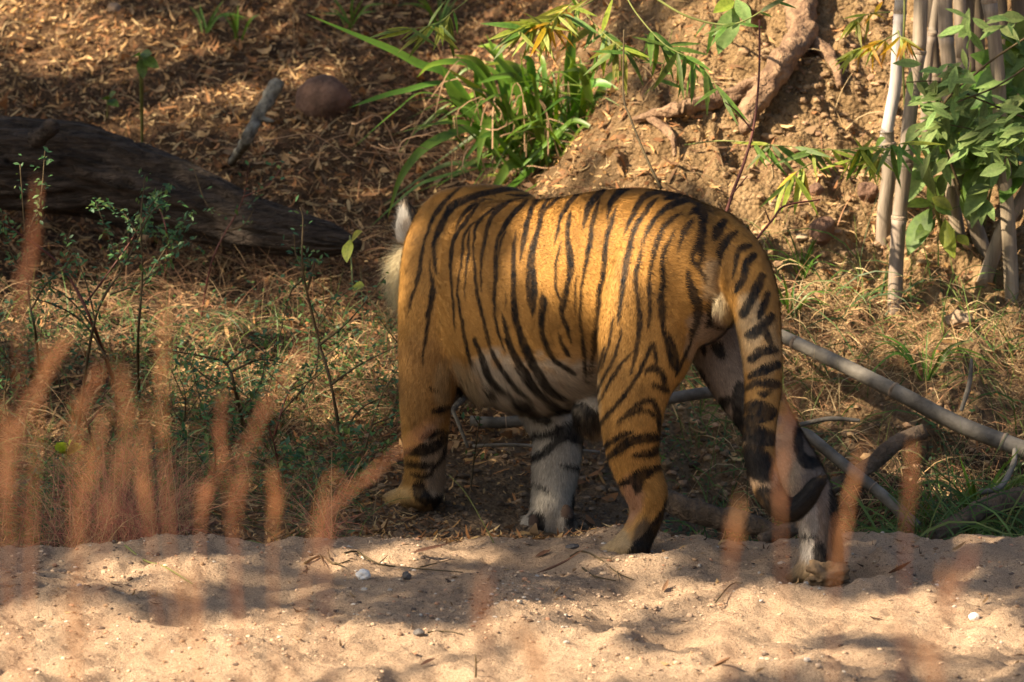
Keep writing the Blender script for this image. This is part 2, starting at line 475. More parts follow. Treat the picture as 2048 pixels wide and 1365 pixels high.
def build_tiger_mesh():
    mb_v, mb_q, mb_t, src_p, src_f, src_n = [], [], [], [], [], 0
    def put(V, Q, T, part, flow):
        nonlocal src_n
        mb_v.append(V); mb_q.append(Q + src_n); mb_t.append(T + src_n); src_n += len(V)
        src_p.append(np.full(len(V), part)); src_f.append(np.broadcast_to(flow, (len(V), 3)) if np.ndim(flow) == 1 else flow)
    S = catmull([(x, y, (t + b) / 2, w, (t - b) / 2) for x, y, t, b, w in SPINE], 90)
    C = S[:, :3]
    seg = 40
    T = unit(np.gradient(C, axis=0)); T[:, 2] = 0; T = unit(T)
    R = np.cross(T, [0, 0, 1.0])
    th = np.linspace(0, 2 * math.pi, seg, endpoint=False)
    cx, sy = np.cos(th), np.sin(th)
    # barrel section: a little squarer on the flanks, keel under the chest
    ex = np.sign(cx) * np.abs(cx) ** 0.92
    ey = np.sign(sy) * np.abs(sy) ** 0.96
    V = C[:, None] + (ex[None] * S[:, 3:4])[..., None] * R[:, None] + (ey[None] * S[:, 4:5])[..., None] * np.array([0, 0, 1.0])
    V = V.reshape(-1, 3)
    n = len(C)
    i = np.arange(n - 1)[:, None] * seg; j = np.arange(seg)[None]; k = (j + 1) % seg
    Q = np.stack([i + j, i + k, i + seg + k, i + seg + j], -1).reshape(-1, 4)
    V = np.vstack([V, C[:1], C[-1:]]); jj = np.arange(seg); kk = (jj + 1) % seg
    F3 = np.vstack([np.stack([np.full(seg, n * seg), kk, jj], -1), np.stack([np.full(seg, n * seg + 1), (n - 1) * seg + jj, (n - 1) * seg + kk], -1)])
    fl = np.repeat(-T, seg, 0); fl = np.vstack([fl, -T[:1], -T[-1:]])
    below = np.concatenate([np.tile(np.clip(-sy + 0.3, 0, 1), n), [0, 0]])[:, None]
    fl = unit(fl + below * np.array([0, 0, -0.55]))
    put(V, Q, F3, TORSO, fl)
    for part, spec in LIMBS.items():
        L = limb_curve(spec, 70)
        V, Q, F3 = tube(L[:, :3], L[:, 3], L[:, 4], hint=(1, 0.12, 0) if part != TAIL else (0.8, 0.1, 0.6), seg=28)
        Tn = unit(np.gradient(L[:, :3], axis=0)); s = -1 if part == HEAD else 1
        fl = np.vstack([np.repeat(Tn, 28, 0), Tn[:1], Tn[-1:]]) * s
        put(V, Q, F3, part, fl)
    # blobs as small ellipsoids
    th2 = np.linspace(0, math.pi, 9)
    for part, px, py, Y, rx, ry, rd in BLOBS:
        c = at(px, py, Y); s = PXM * 14.1 / (14.1 + Y)
        ln = np.array([c + np.array([0, 0, math.cos(a) * ry / s]) for a in th2])
        V, Q, F3 = tube(ln + np.array([0, 0, 1e-4]), np.sin(th2) * rx / s + 1e-3, np.sin(th2) * rd / s + 1e-3, hint=(1, 0, 0), seg=16)
        put(V, Q, F3, part, np.array([0.1, 0, -1.0]))
    # toes: four on each paw, pointing along the paw
    for part, base, tip, wpx in ((LF, (812, 1002, .84), (768, 1018, .93), 14), (RF, (1085, 1080, .80), (1070, 1096, .93), 15), (LH, (1240, 1105, .02), (1192, 1122, .07), 13), (RH, (1625, 1150, -.30), (1598, 1166, -.24), 14)):
        a, b = at(*base), at(*tip)
        side = unit(np.cross(b - a, [0, 0, 1.0]))
        for q in (-1.5, -0.5, 0.5, 1.5):
            o_ = side * q * wpx * 1.5 / PXM
            ln = np.linspace(0, 1, 8)[:, None]
            P = (a + o_ * 0.8) * (1 - ln) + (b + o_ * 1.05 - unit(b - a) * 0.012 * abs(q)) * ln
            r = wpx / PXM * np.array([.7, 1, 1.1, 1.1, 1.15, 1.1, .85, .3])
            V, Q, F3 = tube(P, r, hint=(0, 0.1, 1), seg=10)
            put(V, Q, F3, part, unit(b - a))
    # ears
    for c0, c1, wv in (((820, 490, 1.20), (812, 400, 1.21), (-0.97, 0.2, 0.1)), ((985, 470, 1.32), (1000, 405, 1.34), (0.9, 0.4, 0.1))):
        a, b = at(*c0), at(*c1)
        ln = np.linspace(0, 1, 10)[:, None]; P = a * (1 - ln) + b * ln
        w = np.array([27, 31, 32, 32, 31, 28, 24, 19, 13, 6]) / PXM
        V, Q, F3 = tube(P, w, w * 0.36, hint=wv, seg=16)
        put(V, Q, F3, HEAD, unit(b - a))
    SV = np.vstack(mb_v)
    me = mesh_from('tiger_raw', SV, [np.vstack(mb_q), np.vstack(mb_t)])
    ob = bpy.data.objects.new('tiger_raw', me); COL.objects.link(ob)
    md = ob.modifiers.new('remesh', 'REMESH'); md.mode = 'VOXEL'; md.voxel_size = 0.0055; md.use_smooth_shade = True
    sm = ob.modifiers.new('smooth', 'SMOOTH'); sm.factor = 0.5; sm.iterations = 14
    dg = bpy.context.evaluated_depsgraph_get(); dg.update()
    ev = ob.evaluated_get(dg); m2 = ev.to_mesh()
    nv = len(m2.vertices)
    V = np.empty(nv * 3, np.float32); m2.vertices.foreach_get('co', V); V = V.reshape(-1, 3).astype(float)
    N = np.empty(nv * 3, np.float32); m2.vertices.foreach_get('normal', N); N = N.reshape(-1, 3).astype(float)
    m2.calc_loop_triangles()
    F = np.empty(len(m2.loop_triangles) * 3, np.int32); m2.loop_triangles.foreach_get('vertices', F); F = F.reshape(-1, 3)
    pq = np.empty(len(m2.loops), np.int32); m2.loops.foreach_get('vertex_index', pq)
    ev.to_mesh_clear(); bpy.data.objects.remove(ob)
    from mathutils.kdtree import KDTree
    kd = KDTree(len(SV))
    for q, v in enumerate(SV): kd.insert(v, q)
    kd.balance()
    sp, sf = np.concatenate(src_p), np.vstack(src_f)
    idx = np.array([kd.find(v)[1] for v in V])
    part = sp[idx]
    W = np.eye(7)[part]
    E = np.vstack([F[:, [0, 1]], F[:, [1, 2]], F[:, [2, 0]]])
    deg = np.bincount(E.ravel(), minlength=len(V)).astype(float)[:, None]
    for it in range(9):
        A = np.zeros_like(W)
        for c_ in range(7):
            A[:, c_] = np.bincount(E[:, 0], W[E[:, 1], c_], len(V)) + np.bincount(E[:, 1], W[E[:, 0], c_], len(V))
        W = .4 * W + .6 * A / np.maximum(deg, 1)
    fl = sf[idx]
    return V, N, F, part, fl, W

# ---- stripes and some painted shade, traced as lines with a width; each list is in the scale of its own close-up
def _z(ox, oy, s):
    return lambda pts: [(ox + x / s, oy + y / s, w / s) for x, y, w in pts]
Z1, Z2 = _z(740, 340, 3.25), _z(1140, 340, 3.25)
Z3, Z4 = _z(740, 680, 3.102), _z(1140, 680, 2.625)
STRIPES_AND_SHADE = {p: [] for p in range(7)}
for s_ in [
    [(600,100,10),(540,150,14),(450,250,24),(400,340,18),(360,450,14),(335,560,18),(320,670,22),(295,760,14),(270,830,14),(255,900,8),(240,950,3)],
    [(430,290,5),(390,370,7),(365,450,5)],
    [(1050,130,6),(960,115,26),(850,128,28),(700,165,32),(600,200,40),(530,240,44),(490,310,36),(450,390,34),(425,450,22),(415,520,20),(420,580,18),(432,640,10),(438,690,3)],
    [(1060,160,8),(960,165,14),(890,160,6)],
    [(382,570,3),(395,660,14),(408,750,26),(400,840,30),(380,930,26),(372,1020,18),(362,1090,14),(350,1180,12),(340,1260,8)],
    [(800,190,4),(740,195,14),(660,235,22),(600,300,20),(570,350,12),(553,395,4)],
    [(715,210,5),(680,260,18),(620,340,22),(565,410,22),(535,480,22),(525,560,18),(523,640,14),(530,740,12),(537,850,12),(545,960,10),(550,1050,4)],
    [(700,330,3),(650,370,12),(610,440,14),(598,530,16),(590,620,10),(572,720,10),(568,810,12),(580,900,14),(598,990,16),(612,1080,18),(630,1170,18),(650,1250,14)],
    [(650,390,5),(640,470,12),(635,560,14),(622,660,12),(615,760,8),(618,850,4)],
    [(930,190,3),(860,220,10),(780,270,12),(720,320,14),(690,370,16),(675,450,10),(672,530,8),(678,640,14),(690,760,16),(712,880,18),(738,980,16),(760,1070,14),(780,1150,10)],
    [(1000,180,5),(900,210,20),(830,260,26),(780,320,22),(755,400,22),(738,490,18),(725,570,16),(718,660,10),(722,750,8),(725,800,3)],
    [(1030,175,5),(985,230,22),(920,300,26),(870,370,24),(830,450,18),(815,560,20),(815,680,22),(808,780,18),(805,880,14),(812,970,14),(830,1060,14),(860,1140,10),(875,1190,4)],
    [(880,400,8),(855,450,12),(840,520,8),(836,570,3)],
    [(885,790,3),(880,850,7),(878,910,3)],
    [(1110,170,4),(1065,220,24),(1030,310,26),(1010,400,28),(995,480,24),(985,550,12),(980,600,3)],
    [(948,395,4),(938,480,16),(930,580,24),(930,680,26),(930,780,28),(935,880,32),(945,980,34),(975,1080,34),(1005,1170,38),(1045,1260,36),(1090,1340,30)],
    [(1200,150,5),(1150,200,16),(1115,270,26),(1105,350,24),(1080,430,26),(1060,500,32),(1045,590,36),(1045,680,52),(1050,770,58),(1052,860,46),(1055,930,16),(1056,960,3)],
    [(1270,130,6),(1200,200,18),(1140,260,14),(1125,300,8)],
    [(1410,115,10),(1350,150,26),(1290,220,24),(1250,290,18),(1230,350,14),(1210,430,12),(1200,490,3)],
    [(1305,260,4),(1290,340,22),(1280,420,22),(1290,490,26),(1300,570,32),(1300,660,30),(1285,740,26),(1270,810,26),(1250,870,32),(1245,940,24),(1270,1010,22),(1295,1080,16),(1310,1130,6)],
    [(1245,460,4),(1215,560,12),(1205,660,14),(1208,760,14),(1235,840,14),(1250,870,10)],
    [(1545,105,10),(1480,160,34),(1420,240,32),(1400,310,22),(1388,370,10),(1385,390,3)],
    [(1500,170,4),(1465,260,20),(1445,350,24),(1430,450,26),(1415,540,24),(1395,640,16),(1380,730,12),(1370,820,14),(1362,910,14),(1362,990,14),(1378,1080,18),(1388,1180,22),(1392,1280,22),(1390,1365,16)],
    [(1340,680,4),(1335,780,12),(1330,880,10),(1332,950,3)],
    [(1110,790,4),(1125,860,36),(1115,960,34),(1115,1040,28),(1135,1120,28),(1170,1200,26),(1220,1255,24),(1290,1300,22),(1330,1330,16)],
    [(855,920,4),(870,1000,20),(895,1090,24),(920,1160,26),(960,1240,28),(1010,1310,24),(1050,1365,20)],
    [(1220,1055,4),(1245,1130,20),(1280,1190,22),(1300,1215,6)],
    [(745,1060,3),(760,1110,8),(775,1160,4)],
]:
    STRIPES_AND_SHADE[TORSO].append(Z1(s_))
for s_ in [
    [(430,95,24),(350,120,40),(290,180,36),(255,240,26),(245,300,14),(240,350,4)],
    [(300,245,6),(270,330,22),(245,410,24),(230,510,26),(222,610,26),(208,710,28),(190,800,28),(180,900,28),(172,1000,26),(158,1090,28),(150,1180,26),(135,1270,14),(125,1340,8)],
    [(580,150,8),(500,165,30),(450,210,30),(420,270,26),(385,330,20),(360,390,10),(345,440,3)],
    [(570,185,8),(520,230,28),(470,300,26),(420,380,28),(395,460,26),(375,560,28),(358,660,28),(345,760,26),(330,860,24),(320,950,18),(312,1010,6)],
    [(760,195,30),(680,220,34),(610,260,28),(550,320,26),(510,380,22),(485,440,14),(478,490,4)],
    [(465,450,4),(455,540,14),(440,620,22),(425,720,22),(440,820,20),(455,920,24),(455,1010,24),(440,1100,22),(430,1180,22),(415,1260,16),(400,1330,8)],
    [(720,280,6),(650,330,26),(600,380,24),(570,450,28),(545,530,26),(525,620,22),(515,720,20),(520,810,22),(520,900,18),(515,980,12),(510,1030,4)],
    [(680,380,4),(650,450,16),(610,530,26),(597,630,26),(600,730,28),(590,830,36),(600,930,34),(605,1010,24),(620,1080,24),(640,1160,28),(665,1240,34),(690,1290,24)],
    [(640,1050,6),(660,1110,22),(685,1180,24),(695,1270,26)],
    [(810,310,6),(760,370,34),(730,430,28),(710,490,16),(697,540,4)],
    [(770,290,10),(820,260,40),(860,290,50),(855,380,44),(840,470,46),(800,540,30),(790,600,22),(830,640,26),(860,690,18),(880,740,6)],
    [(845,480,26),(850,560,26),(830,620,20)],
    [(760,640,6),(770,720,32),(800,810,50),(825,890,46),(820,980,40),(795,1050,34),(785,1100,20)],
    [(430,95,10),(520,105,30),(600,140,36),(690,170,36),(620,190,14)],
    [(720,160,10),(780,180,40),(850,215,44),(920,255,40),(1000,300,20)],
    [(440,85,10),(560,105,18),(700,150,16),(820,190,20),(900,225,14),(1000,290,14)],
    [(1000,335,30),(960,390,52),(930,460,14)],
    [(285,950,4),(270,1030,14),(258,1110,14),(232,1200,12),(200,1290,8)],
    [(340,1000,4),(330,1080,12),(300,1180,12),(270,1260,10),(240,1320,5)],
    [(900,880,26),(905,950,34),(885,1020,20)],
    [(790,1110,12),(750,1200,20),(710,1290,22),(690,1340,8)],
    [(915,830,14),(900,900,24),(905,970,22),(930,1020,16),(1000,1040,12)], [(1080,860,12),(1095,930,22),(1085,990,14)], [(990,640,14),(1000,660,8)],  # dark creases around the tuft, shade painted in like stripes
]:
    STRIPES_AND_SHADE[TORSO].append(Z2(s_))
STRIPES_AND_SHADE[LH] += STRIPES_AND_SHADE[TORSO]; STRIPES_AND_SHADE[LF] += STRIPES_AND_SHADE[TORSO]
for s_ in [
    [(1080,400,20),(1010,460,46),(975,530,40),(970,580,20),(975,620,8)],
    [(1160,490,30),(1100,510,30),(1080,580,22),(1070,640,18),(1060,700,8)],
    [(1190,560,40),(1150,600,44),(1135,680,36),(1100,750,34),(1070,790,16)],
    [(1250,690,40),(1215,760,50),(1180,840,44),(1130,920,50),(1120,950,20)],
    [(1285,800,30),(1265,870,40),(1235,940,30),(1220,970,10)],
    [(1310,950,40),(1240,1020,50),(1190,1060,60),(1150,1070,30)],
    [(1260,1010,30),(1285,1080,36),(1310,1130,20)],
    [(1000,335,30),(960,390,52),(930,460,14)],
]:
    STRIPES_AND_SHADE[TAIL].append(Z2(s_)); STRIPES_AND_SHADE[TORSO].append(Z2(s_))
for s_ in [
    [(1080,50,30),(1000,60,40),(950,100,30)], [(1085,130,40),(1000,165,40),(945,190,20)], [(1080,230,40),(980,225,30),(935,250,20)], [(1050,270,20),(1020,285,26),(990,275,10)],
    [(920,350,40),(990,350,60),(1050,380,60)], [(925,410,40),(990,412,40),(1050,400,40)], [(920,480,70),(980,500,90),(1060,520,60)],
    [(930,590,70),(980,640,120),(1010,690,90)], [(1005,735,24),(1050,730,24)], [(1010,800,60),(1040,850,90),(1090,910,100),(1170,880,100),(1250,800,90),(1330,730,70),(1360,710,40)],
]:
    STRIPES_AND_SHADE[TAIL].append(Z4(s_))
for s_ in [  # hind leg near side
    [(330,60,6),(250,150,14),(190,250,12),(140,340,8)], [(250,60,10),(190,170,12),(140,280,10),(120,350,6)], [(180,40,12),(150,140,12),(115,250,8)], [(120,30,10),(110,130,10),(95,250,8)],
    [(430,20,14),(400,90,18),(370,160,18),(320,240,16),(260,320,18),(200,390,20),(150,440,16)],
    [(440,20,14),(455,90,16),(462,125,6)], [(400,160,16),(440,145,30),(480,170,26),(500,230,22),(520,270,12)], [(440,230,16),(480,250,26),(510,265,20)],
    [(440,318,22),(400,315,22),(350,340,18),(300,385,14),(250,430,8)], [(440,318,22),(465,390,22),(468,470,18)],
    [(440,400,14),(410,372,18),(360,368,18),(300,402,12),(250,440,5)],
    [(330,480,10),(270,500,26),(210,535,26),(165,565,16)],
    [(480,505,34),(400,515,40),(320,530,40),(250,575,36),(195,620,20)],
    [(480,555,30),(430,590,36),(380,600,30),(330,605,14)],
    [(490,660,24),(430,680,30),(380,705,50),(330,730,38),(250,755,24)],
    [(345,720,50),(355,770,40),(350,800,14)],
    [(520,830,30),(510,900,50),(470,980,70),(430,1050,80),(370,1110,90),(330,1160,60)],
]:
    STRIPES_AND_SHADE[LH].append(Z4(s_))
for s_ in [  # far hind leg
    [(590,150,20),(650,160,50),(690,190,30)], [(770,30,50),(790,70,40)], [(690,20,30),(700,60,20)], [(700,240,30),(720,230,20)],
    [(800,330,50),(830,310,30)], [(890,250,60),(900,350,80),(900,450,60)], [(1080,100,30),(1075,170,36)], [(1070,300,40),(1090,290,30)], [(1140,200,10),(1150,280,14),(1155,340,6)],  # the broad black one is shade by the tail, painted on the leg
    [(1190,470,30),(1195,530,44),(1205,590,40),(1240,640,50),(1310,640,40)], [(1040,560,20),(1060,620,24)],
    [(1220,1030,16),(1260,1028,20),(1300,1035,10)], [(1310,1090,50),(1320,1160,60),(1300,1220,50)], [(1380,800,40),(1400,950,50),(1400,1100,40)],
]:
    STRIPES_AND_SHADE[RH].append(Z4(s_))
for s_ in [  # far foreleg, white
    [(1000,592,30),(1100,580,36),(1200,560,70),(1300,570,110),(1370,600,80)], [(1020,725,40),(1090,690,40),(1140,640,40),(1200,600,40)],
    [(1180,775,14),(1290,790,24),(1370,800,14)], [(1000,885,12),(1080,915,18),(1110,945,8)], [(1010,450,60),(1090,490,50)], [(1280,960,30),(1265,1060,40),(1240,1120,40)],
    [(1040,1110,80),(1040,1160,70),(1000,1220,60)],
]:
    STRIPES_AND_SHADE[RF].append(Z3(s_))
for s_ in [  # near foreleg
    [(510,410,20),(440,430,36),(390,440,16)], [(450,560,20),(370,585,40),(320,605,20)], [(220,690,24),(320,680,60),(400,660,50),(460,610,40),(490,570,24)],
    [(240,765,24),(320,780,36),(390,770,24)], [(260,830,20),(330,845,30),(380,830,16)], [(490,620,14),(440,740,22),(380,810,14)], [(300,910,60),(330,970,70),(370,990,40)], [(440,1010,90),(470,1030,60)], [(370,290,12),(410,310,20),(420,330,8)],
]:
    STRIPES_AND_SHADE[LF].append(Z3(s_))
for s_ in [  # belly
    [(590,0,16),(610,90,18),(625,150,8)], [(650,0,20),(690,110,28),(730,220,34),(790,290,30),(850,310,14)], [(750,60,14),(790,150,22),(840,220,24),(900,290,24),(960,350,14)], [(850,0,26),(900,110,34),(960,210,36),(1010,290,36),(1070,370,44),(1130,430,44),(1170,470,30)],
    [(940,0,40),(980,90,40),(1030,190,44),(1090,290,40),(1150,340,30),(1180,350,10)], [(895,170,8),(950,250,14),(1000,320,16)],
    [(690,290,20),(720,300,40),(740,330,20)], [(850,340,30),(880,370,60),(940,400,60)], [(1220,450,60),(1300,460,120),(1370,480,90)], [(480,190,10),(520,200,30),(540,200,10)],
]:
    STRIPES_AND_SHADE[TORSO].append(Z3(s_))
# ear: dark back
STRIPES_AND_SHADE[HEAD] += [[(810, 398, 7), (817, 412, 11), (828, 438, 14), (840, 470, 16)], [(826, 402, 5), (824, 416, 6)], [(905, 480, 14), (930, 470, 12)], [(900, 520, 10), (930, 525, 12)]]

def raster(lines):
    W, H = 2048, 1365
    img = np.zeros((H, W), np.float32)
    for pts in lines:
        L = sum(math.hypot(pts[k + 1][0] - pts[k][0], pts[k + 1][1] - pts[k][1]) for k in range(len(pts) - 1))
        S = catmull(pts, max(6, int(L / 2.0)))
        for x, y, w in S:
            w = max(w, 0.6) * 1.32 + 0.7
            r = w / 2 + 4
            x0, x1, y0, y1 = int(max(0, x - r)), int(min(W, x + r + 2)), int(max(0, y - r)), int(min(H, y + r + 2))
            if x1 <= x0 or y1 <= y0: continue
            yy, xx = np.mgrid[y0:y1, x0:x1]
            d = np.hypot(xx - x, yy - y)
            v = np.clip(0.5 + (w / 2 - d) / 2.4, 0, 1) * min(1.0, 0.35 + w / 5.0)
            np.maximum(img[y0:y1, x0:x1], v, out=img[y0:y1, x0:x1])
    return img

# soft patches of ground colour and one painted lit edge: part, px, py, rx, ry, colour, strength
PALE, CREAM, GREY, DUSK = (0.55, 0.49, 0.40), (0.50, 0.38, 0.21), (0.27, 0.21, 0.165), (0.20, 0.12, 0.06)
PATCH = [
    (TORSO, 1000, 808, 150, 100, PALE, 1.0), (TORSO, 1105, 830, 115, 100, PALE, 1.0), (TORSO, 1160, 770, 56, 44, PALE, .8), (TORSO, 915, 770, 46, 46, CREAM, .7), (TORSO, 1180, 850, 40, 30, (.30, .22, .14), .8),
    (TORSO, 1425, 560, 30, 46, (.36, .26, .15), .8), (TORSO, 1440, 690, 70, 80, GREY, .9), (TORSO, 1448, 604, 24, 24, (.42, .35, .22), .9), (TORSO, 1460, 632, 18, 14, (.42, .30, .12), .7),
    (TORSO, 1395, 680, 26, 70, (.38, .28, .19), .7),
    (LH, 1395, 680, 26, 70, (.38, .28, .19), .7), (LH, 1190, 790, 14, 90, CREAM, .6), (LH, 1262, 1000, 26, 50, (.38, .22, .15), .8), (LH, 1225, 1085, 40, 40, (.42, .33, .20), .8), (LH, 1290, 1075, 24, 50, (.05, .045, .04), .8),
    (RH, 1450, 740, 130, 190, GREY, 1.0), (RH, 1600, 1000, 130, 210, (.25, .195, .155), 1.0), (RH, 1575, 920, 30, 60, (.42, .33, .24), .7), (RH, 1616, 1060, 20, 70, (.38, .36, .34), .8), (RH, 1610, 1150, 30, 30, (.30, .22, .13), .8), (RH, 1670, 1080, 24, 100, (.10, .075, .055), .8),  # pale left edge of the far shank is light painted into the coat
    (RF, 1110, 950, 160, 420, (.50, .455, .385), 1.0), (RF, 1110, 1060, 50, 50, (.30, .26, .22), .7), (RF, 1180, 860, 40, 50, (.42, .32, .2), .7),
    (LF, 850, 780, 90, 110, (.30, .165, .065), .6), (LF, 872, 930, 34, 90, (.30, .245, .19), .8), (LF, 785, 1000, 40, 36, (.55, .37, .16), .9), (LF, 885, 770, 20, 60, CREAM, .5),
    (TAIL, 1500, 640, 30, 60, (.52, .40, .24), .7), (TAIL, 1520, 700, 60, 60, (.50, .36, .20), .5), (TAIL, 1520, 880, 60, 14, (.45, .34, .22), .8), (TAIL, 1530, 960, 40, 30, (.30, .29, .28), .5), (TAIL, 1600, 1000, 62, 60, (.022, .02, .019), 1.0), (TAIL, 1555, 1010, 30, 40, (.03, .028, .027), .9), (TAIL, 1512, 925, 40, 36, (.03, .03, .032), .9),
    (HEAD, 796, 445, 34, 56, (.66, .63, .56), 1.0), (HEAD, 785, 560, 60, 90, (.78, .64, .38), 1.0), (HEAD, 815, 455, 14, 22, (.36, .29, .22), .8), (HEAD, 985, 600, 40, 90, (.66, .54, .32), .8),
]
_RAS = {}
def tiger_colour(P, N, W, jit):
    q = to_px(P)
    q = q + jit
    out = np.zeros((len(P), 3))
    up = np.clip((P[:, 2] - 0.40) / 0.5, 0, 1)[:, None]
    base = (np.array([0.48, 0.268, 0.080]) * (1 - up) + np.array([0.415, 0.206, 0.045]) * up)
    base = base * (1 + 0.16 * fbm(q[:, 0] / 40, q[:, 1] / 60, 1.0, 3))[:, None]
    mott = np.clip(fbm(q[:, 0] / 16, q[:, 1] / 34, 5.0, 3) - 0.35, 0, 1)[:, None]
    base = base * (1 - 0.35 * mott)
    # pale belly and insides of the legs, from the way the coat faces
    dn = (W[:, TORSO] + W[:, LF] * .5) * np.clip(-N[:, 2] * 1.3 - 0.40, 0, 1) * sstep(.56, .40, P[:, 2])
    base = base * (1 - dn[:, None] * .8) + np.array(PALE) * dn[:, None] * .8
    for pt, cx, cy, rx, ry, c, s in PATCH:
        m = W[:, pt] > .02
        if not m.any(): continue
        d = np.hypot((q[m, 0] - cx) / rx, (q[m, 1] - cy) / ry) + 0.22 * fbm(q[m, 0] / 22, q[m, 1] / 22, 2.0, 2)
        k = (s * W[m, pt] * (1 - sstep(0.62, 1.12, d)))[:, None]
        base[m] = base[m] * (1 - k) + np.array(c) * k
    wob = np.stack([fbm(q[:, 0] / 14, q[:, 1] / 14, 0.0, 2), fbm(q[:, 0] / 14 + 50, q[:, 1] / 14, 0.0, 2)], -1) * 1.3
    st = np.zeros(len(P))
    for pt in range(7):
        m = W[:, pt] > .02
        if not m.any(): continue
        if pt not in _RAS: _RAS[pt] = raster(STRIPES_AND_SHADE[pt])
        qq = np.clip((q[m] + wob[m]), 0, [2046, 1363])
        x, y = qq[:, 0], qq[:, 1]; xi, yi = x.astype(int), y.astype(int); fx, fy = x - xi, y - yi
        I = _RAS[pt]
        st[m] += W[m, pt] * (I[yi, xi] * (1 - fx) * (1 - fy) + I[yi, xi + 1] * fx * (1 - fy) + I[yi + 1, xi] * (1 - fx) * fy + I[yi + 1, xi + 1] * fx * fy)
    st = np.clip(st * (0.93 + 0.12 * vnoise(q[:, 0] / 5, q[:, 1] / 9)), 0, 1)[:, None]
    return base * (1 - st) + np.array([0.006, 0.0055, 0.006]) * st

def build_tiger():
    V, N, F, part, flow, W = build_tiger_mesh()
    # folds and muscle relief on the skin
    q = to_px(V)
    root = thing('tiger', (0.36, 0.2, 0.0), 'orange tiger with black stripes walking away, head lowered behind its shoulder', 'tiger')
    z0 = np.zeros((len(V), 2))
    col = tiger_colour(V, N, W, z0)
    me = mesh_from('body', V, F, col * 0.8)
    m, nt, out = new_mat('tiger_skin')
    p = nd(nt, 'ShaderNodeBsdfPrincipled', Roughness=0.7); p.inputs['Specular IOR Level'].default_value = 0.2
    a = nd(nt, 'ShaderNodeAttribute', attribute_name='Col'); nt.links.new(a.outputs['Color'], p.inputs['Base Color']); nt.links.new(p.outputs[0], out.inputs[0])
    obj('body', me, m, root)
    # coat: short hairs lying along the body
    a, b, c = V[F[:, 0]], V[F[:, 1]], V[F[:, 2]]
    ar = np.linalg.norm(np.cross(b - a, c - a), axis=1) / 2
    fp = part[F[:, 0]]
    wgt = ar * np.where(fp == HEAD, 0.5, 1.0)
    NH = 560000
    t = rng.choice(len(F), NH, p=wgt / wgt.sum())
    u, v = rng.random(NH), rng.random(NH); fl = u + v > 1; u[fl], v[fl] = 1 - u[fl], 1 - v[fl]
    w0 = 1 - u - v
    R = a[t] * w0[:, None] + b[t] * u[:, None] + c[t] * v[:, None]
    Nn = unit(N[F[t, 0]] * w0[:, None] + N[F[t, 1]] * u[:, None] + N[F[t, 2]] * v[:, None])
    pt = fp[t]; fw = flow[F[t, 0]]
    fw = fw + rng.normal(0, 0.13, (NH, 3))
    q = to_px(R)
    ln = np.select([pt == TORSO, pt == TAIL, pt == HEAD], [0.013, 0.014, 0.016], 0.012) * rng.uniform(0.6, 1.3, NH)
    lift = np.full(NH, 0.34)
    ln = np.where((pt == RF) | (pt == RH), ln * 1.5, ln)
    # long hair: belly, ruff, ear, elbow
    bel = (pt == TORSO) & (Nn[:, 2] < -0.2) & (R[:, 2] < 0.46)
    ln = np.where(bel, ln * (1 + 2.2 * sstep(.46, .36, R[:, 2])), ln)
    fw[bel] += np.array([0, 0, -0.8])
    ruff = (pt == HEAD) & (q[:, 1] > 480) & (np.abs(Nn[:, 0]) > 0.3)
    ln = np.where(ruff, rng.uniform(0.03, 0.065, NH), ln); lift[ruff] = 0.8
    fw[ruff] += np.stack([np.sign(Nn[ruff, 0]) * 0.5, np.full(ruff.sum(), -0.25), np.full(ruff.sum(), -0.45)], -1)
    ear = (pt == HEAD) & (q[:, 1] <= 486) & (q[:, 0] < 838)
    ln = np.where(ear & (Nn[:, 0] < 0), rng.uniform(0.012, 0.032, NH), ln); lift[ear] = 0.7
    tuft = (pt == TORSO) & (np.hypot(q[:, 0] - 1448, q[:, 1] - 612) < 40)
    ln = np.where(tuft, ln * 1.9, ln)
    elb = ((pt == TORSO) | (pt == LF)) & (np.hypot(q[:, 0] - 905, q[:, 1] - 745) < 46)
    ln = np.where(elb, ln * 1.9, ln)
    fw = unit(fw - (fw * Nn).sum(1, keepdims=True) * Nn)
    D = unit(fw + Nn * lift[:, None] * rng.uniform(0.5, 1.5, NH)[:, None])
    S = unit(np.cross(D, Nn) + rng.normal(0, 0.25, (NH, 3)))
    wd = np.where(ruff | ear, 0.0010, 0.00125) * rng.uniform(0.7, 1.3, NH)
    base = R - Nn * 0.0012
    T3 = np.stack([base - S * wd[:, None] / 2, base + S * wd[:, None] / 2, R + D * ln[:, None]], 1)
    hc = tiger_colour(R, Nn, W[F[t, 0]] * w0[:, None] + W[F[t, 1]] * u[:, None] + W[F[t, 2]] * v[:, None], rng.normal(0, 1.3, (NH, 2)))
    hc = hc * (rng.uniform(0.66, 1.34, NH) * (1 + .22 * vnoise(q[:, 0] / 3.2, q[:, 1] / 5.5) + .10 * vnoise(q[:, 0] / 9, q[:, 1] / 14)))[:, None]
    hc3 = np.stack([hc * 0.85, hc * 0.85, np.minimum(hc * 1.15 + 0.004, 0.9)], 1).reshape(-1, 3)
    nn = np.repeat(unit(Nn + 0.35 * D + rng.normal(0, 0.16, (NH, 3))), 3, 0)
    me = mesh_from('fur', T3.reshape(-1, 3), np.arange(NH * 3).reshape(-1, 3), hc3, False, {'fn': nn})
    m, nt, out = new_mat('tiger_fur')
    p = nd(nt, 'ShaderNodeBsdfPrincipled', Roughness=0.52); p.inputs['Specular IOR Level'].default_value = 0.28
    at_ = nd(nt, 'ShaderNodeAttribute', attribute_name='Col'); nt.links.new(at_.outputs['Color'], p.inputs['Base Color'])
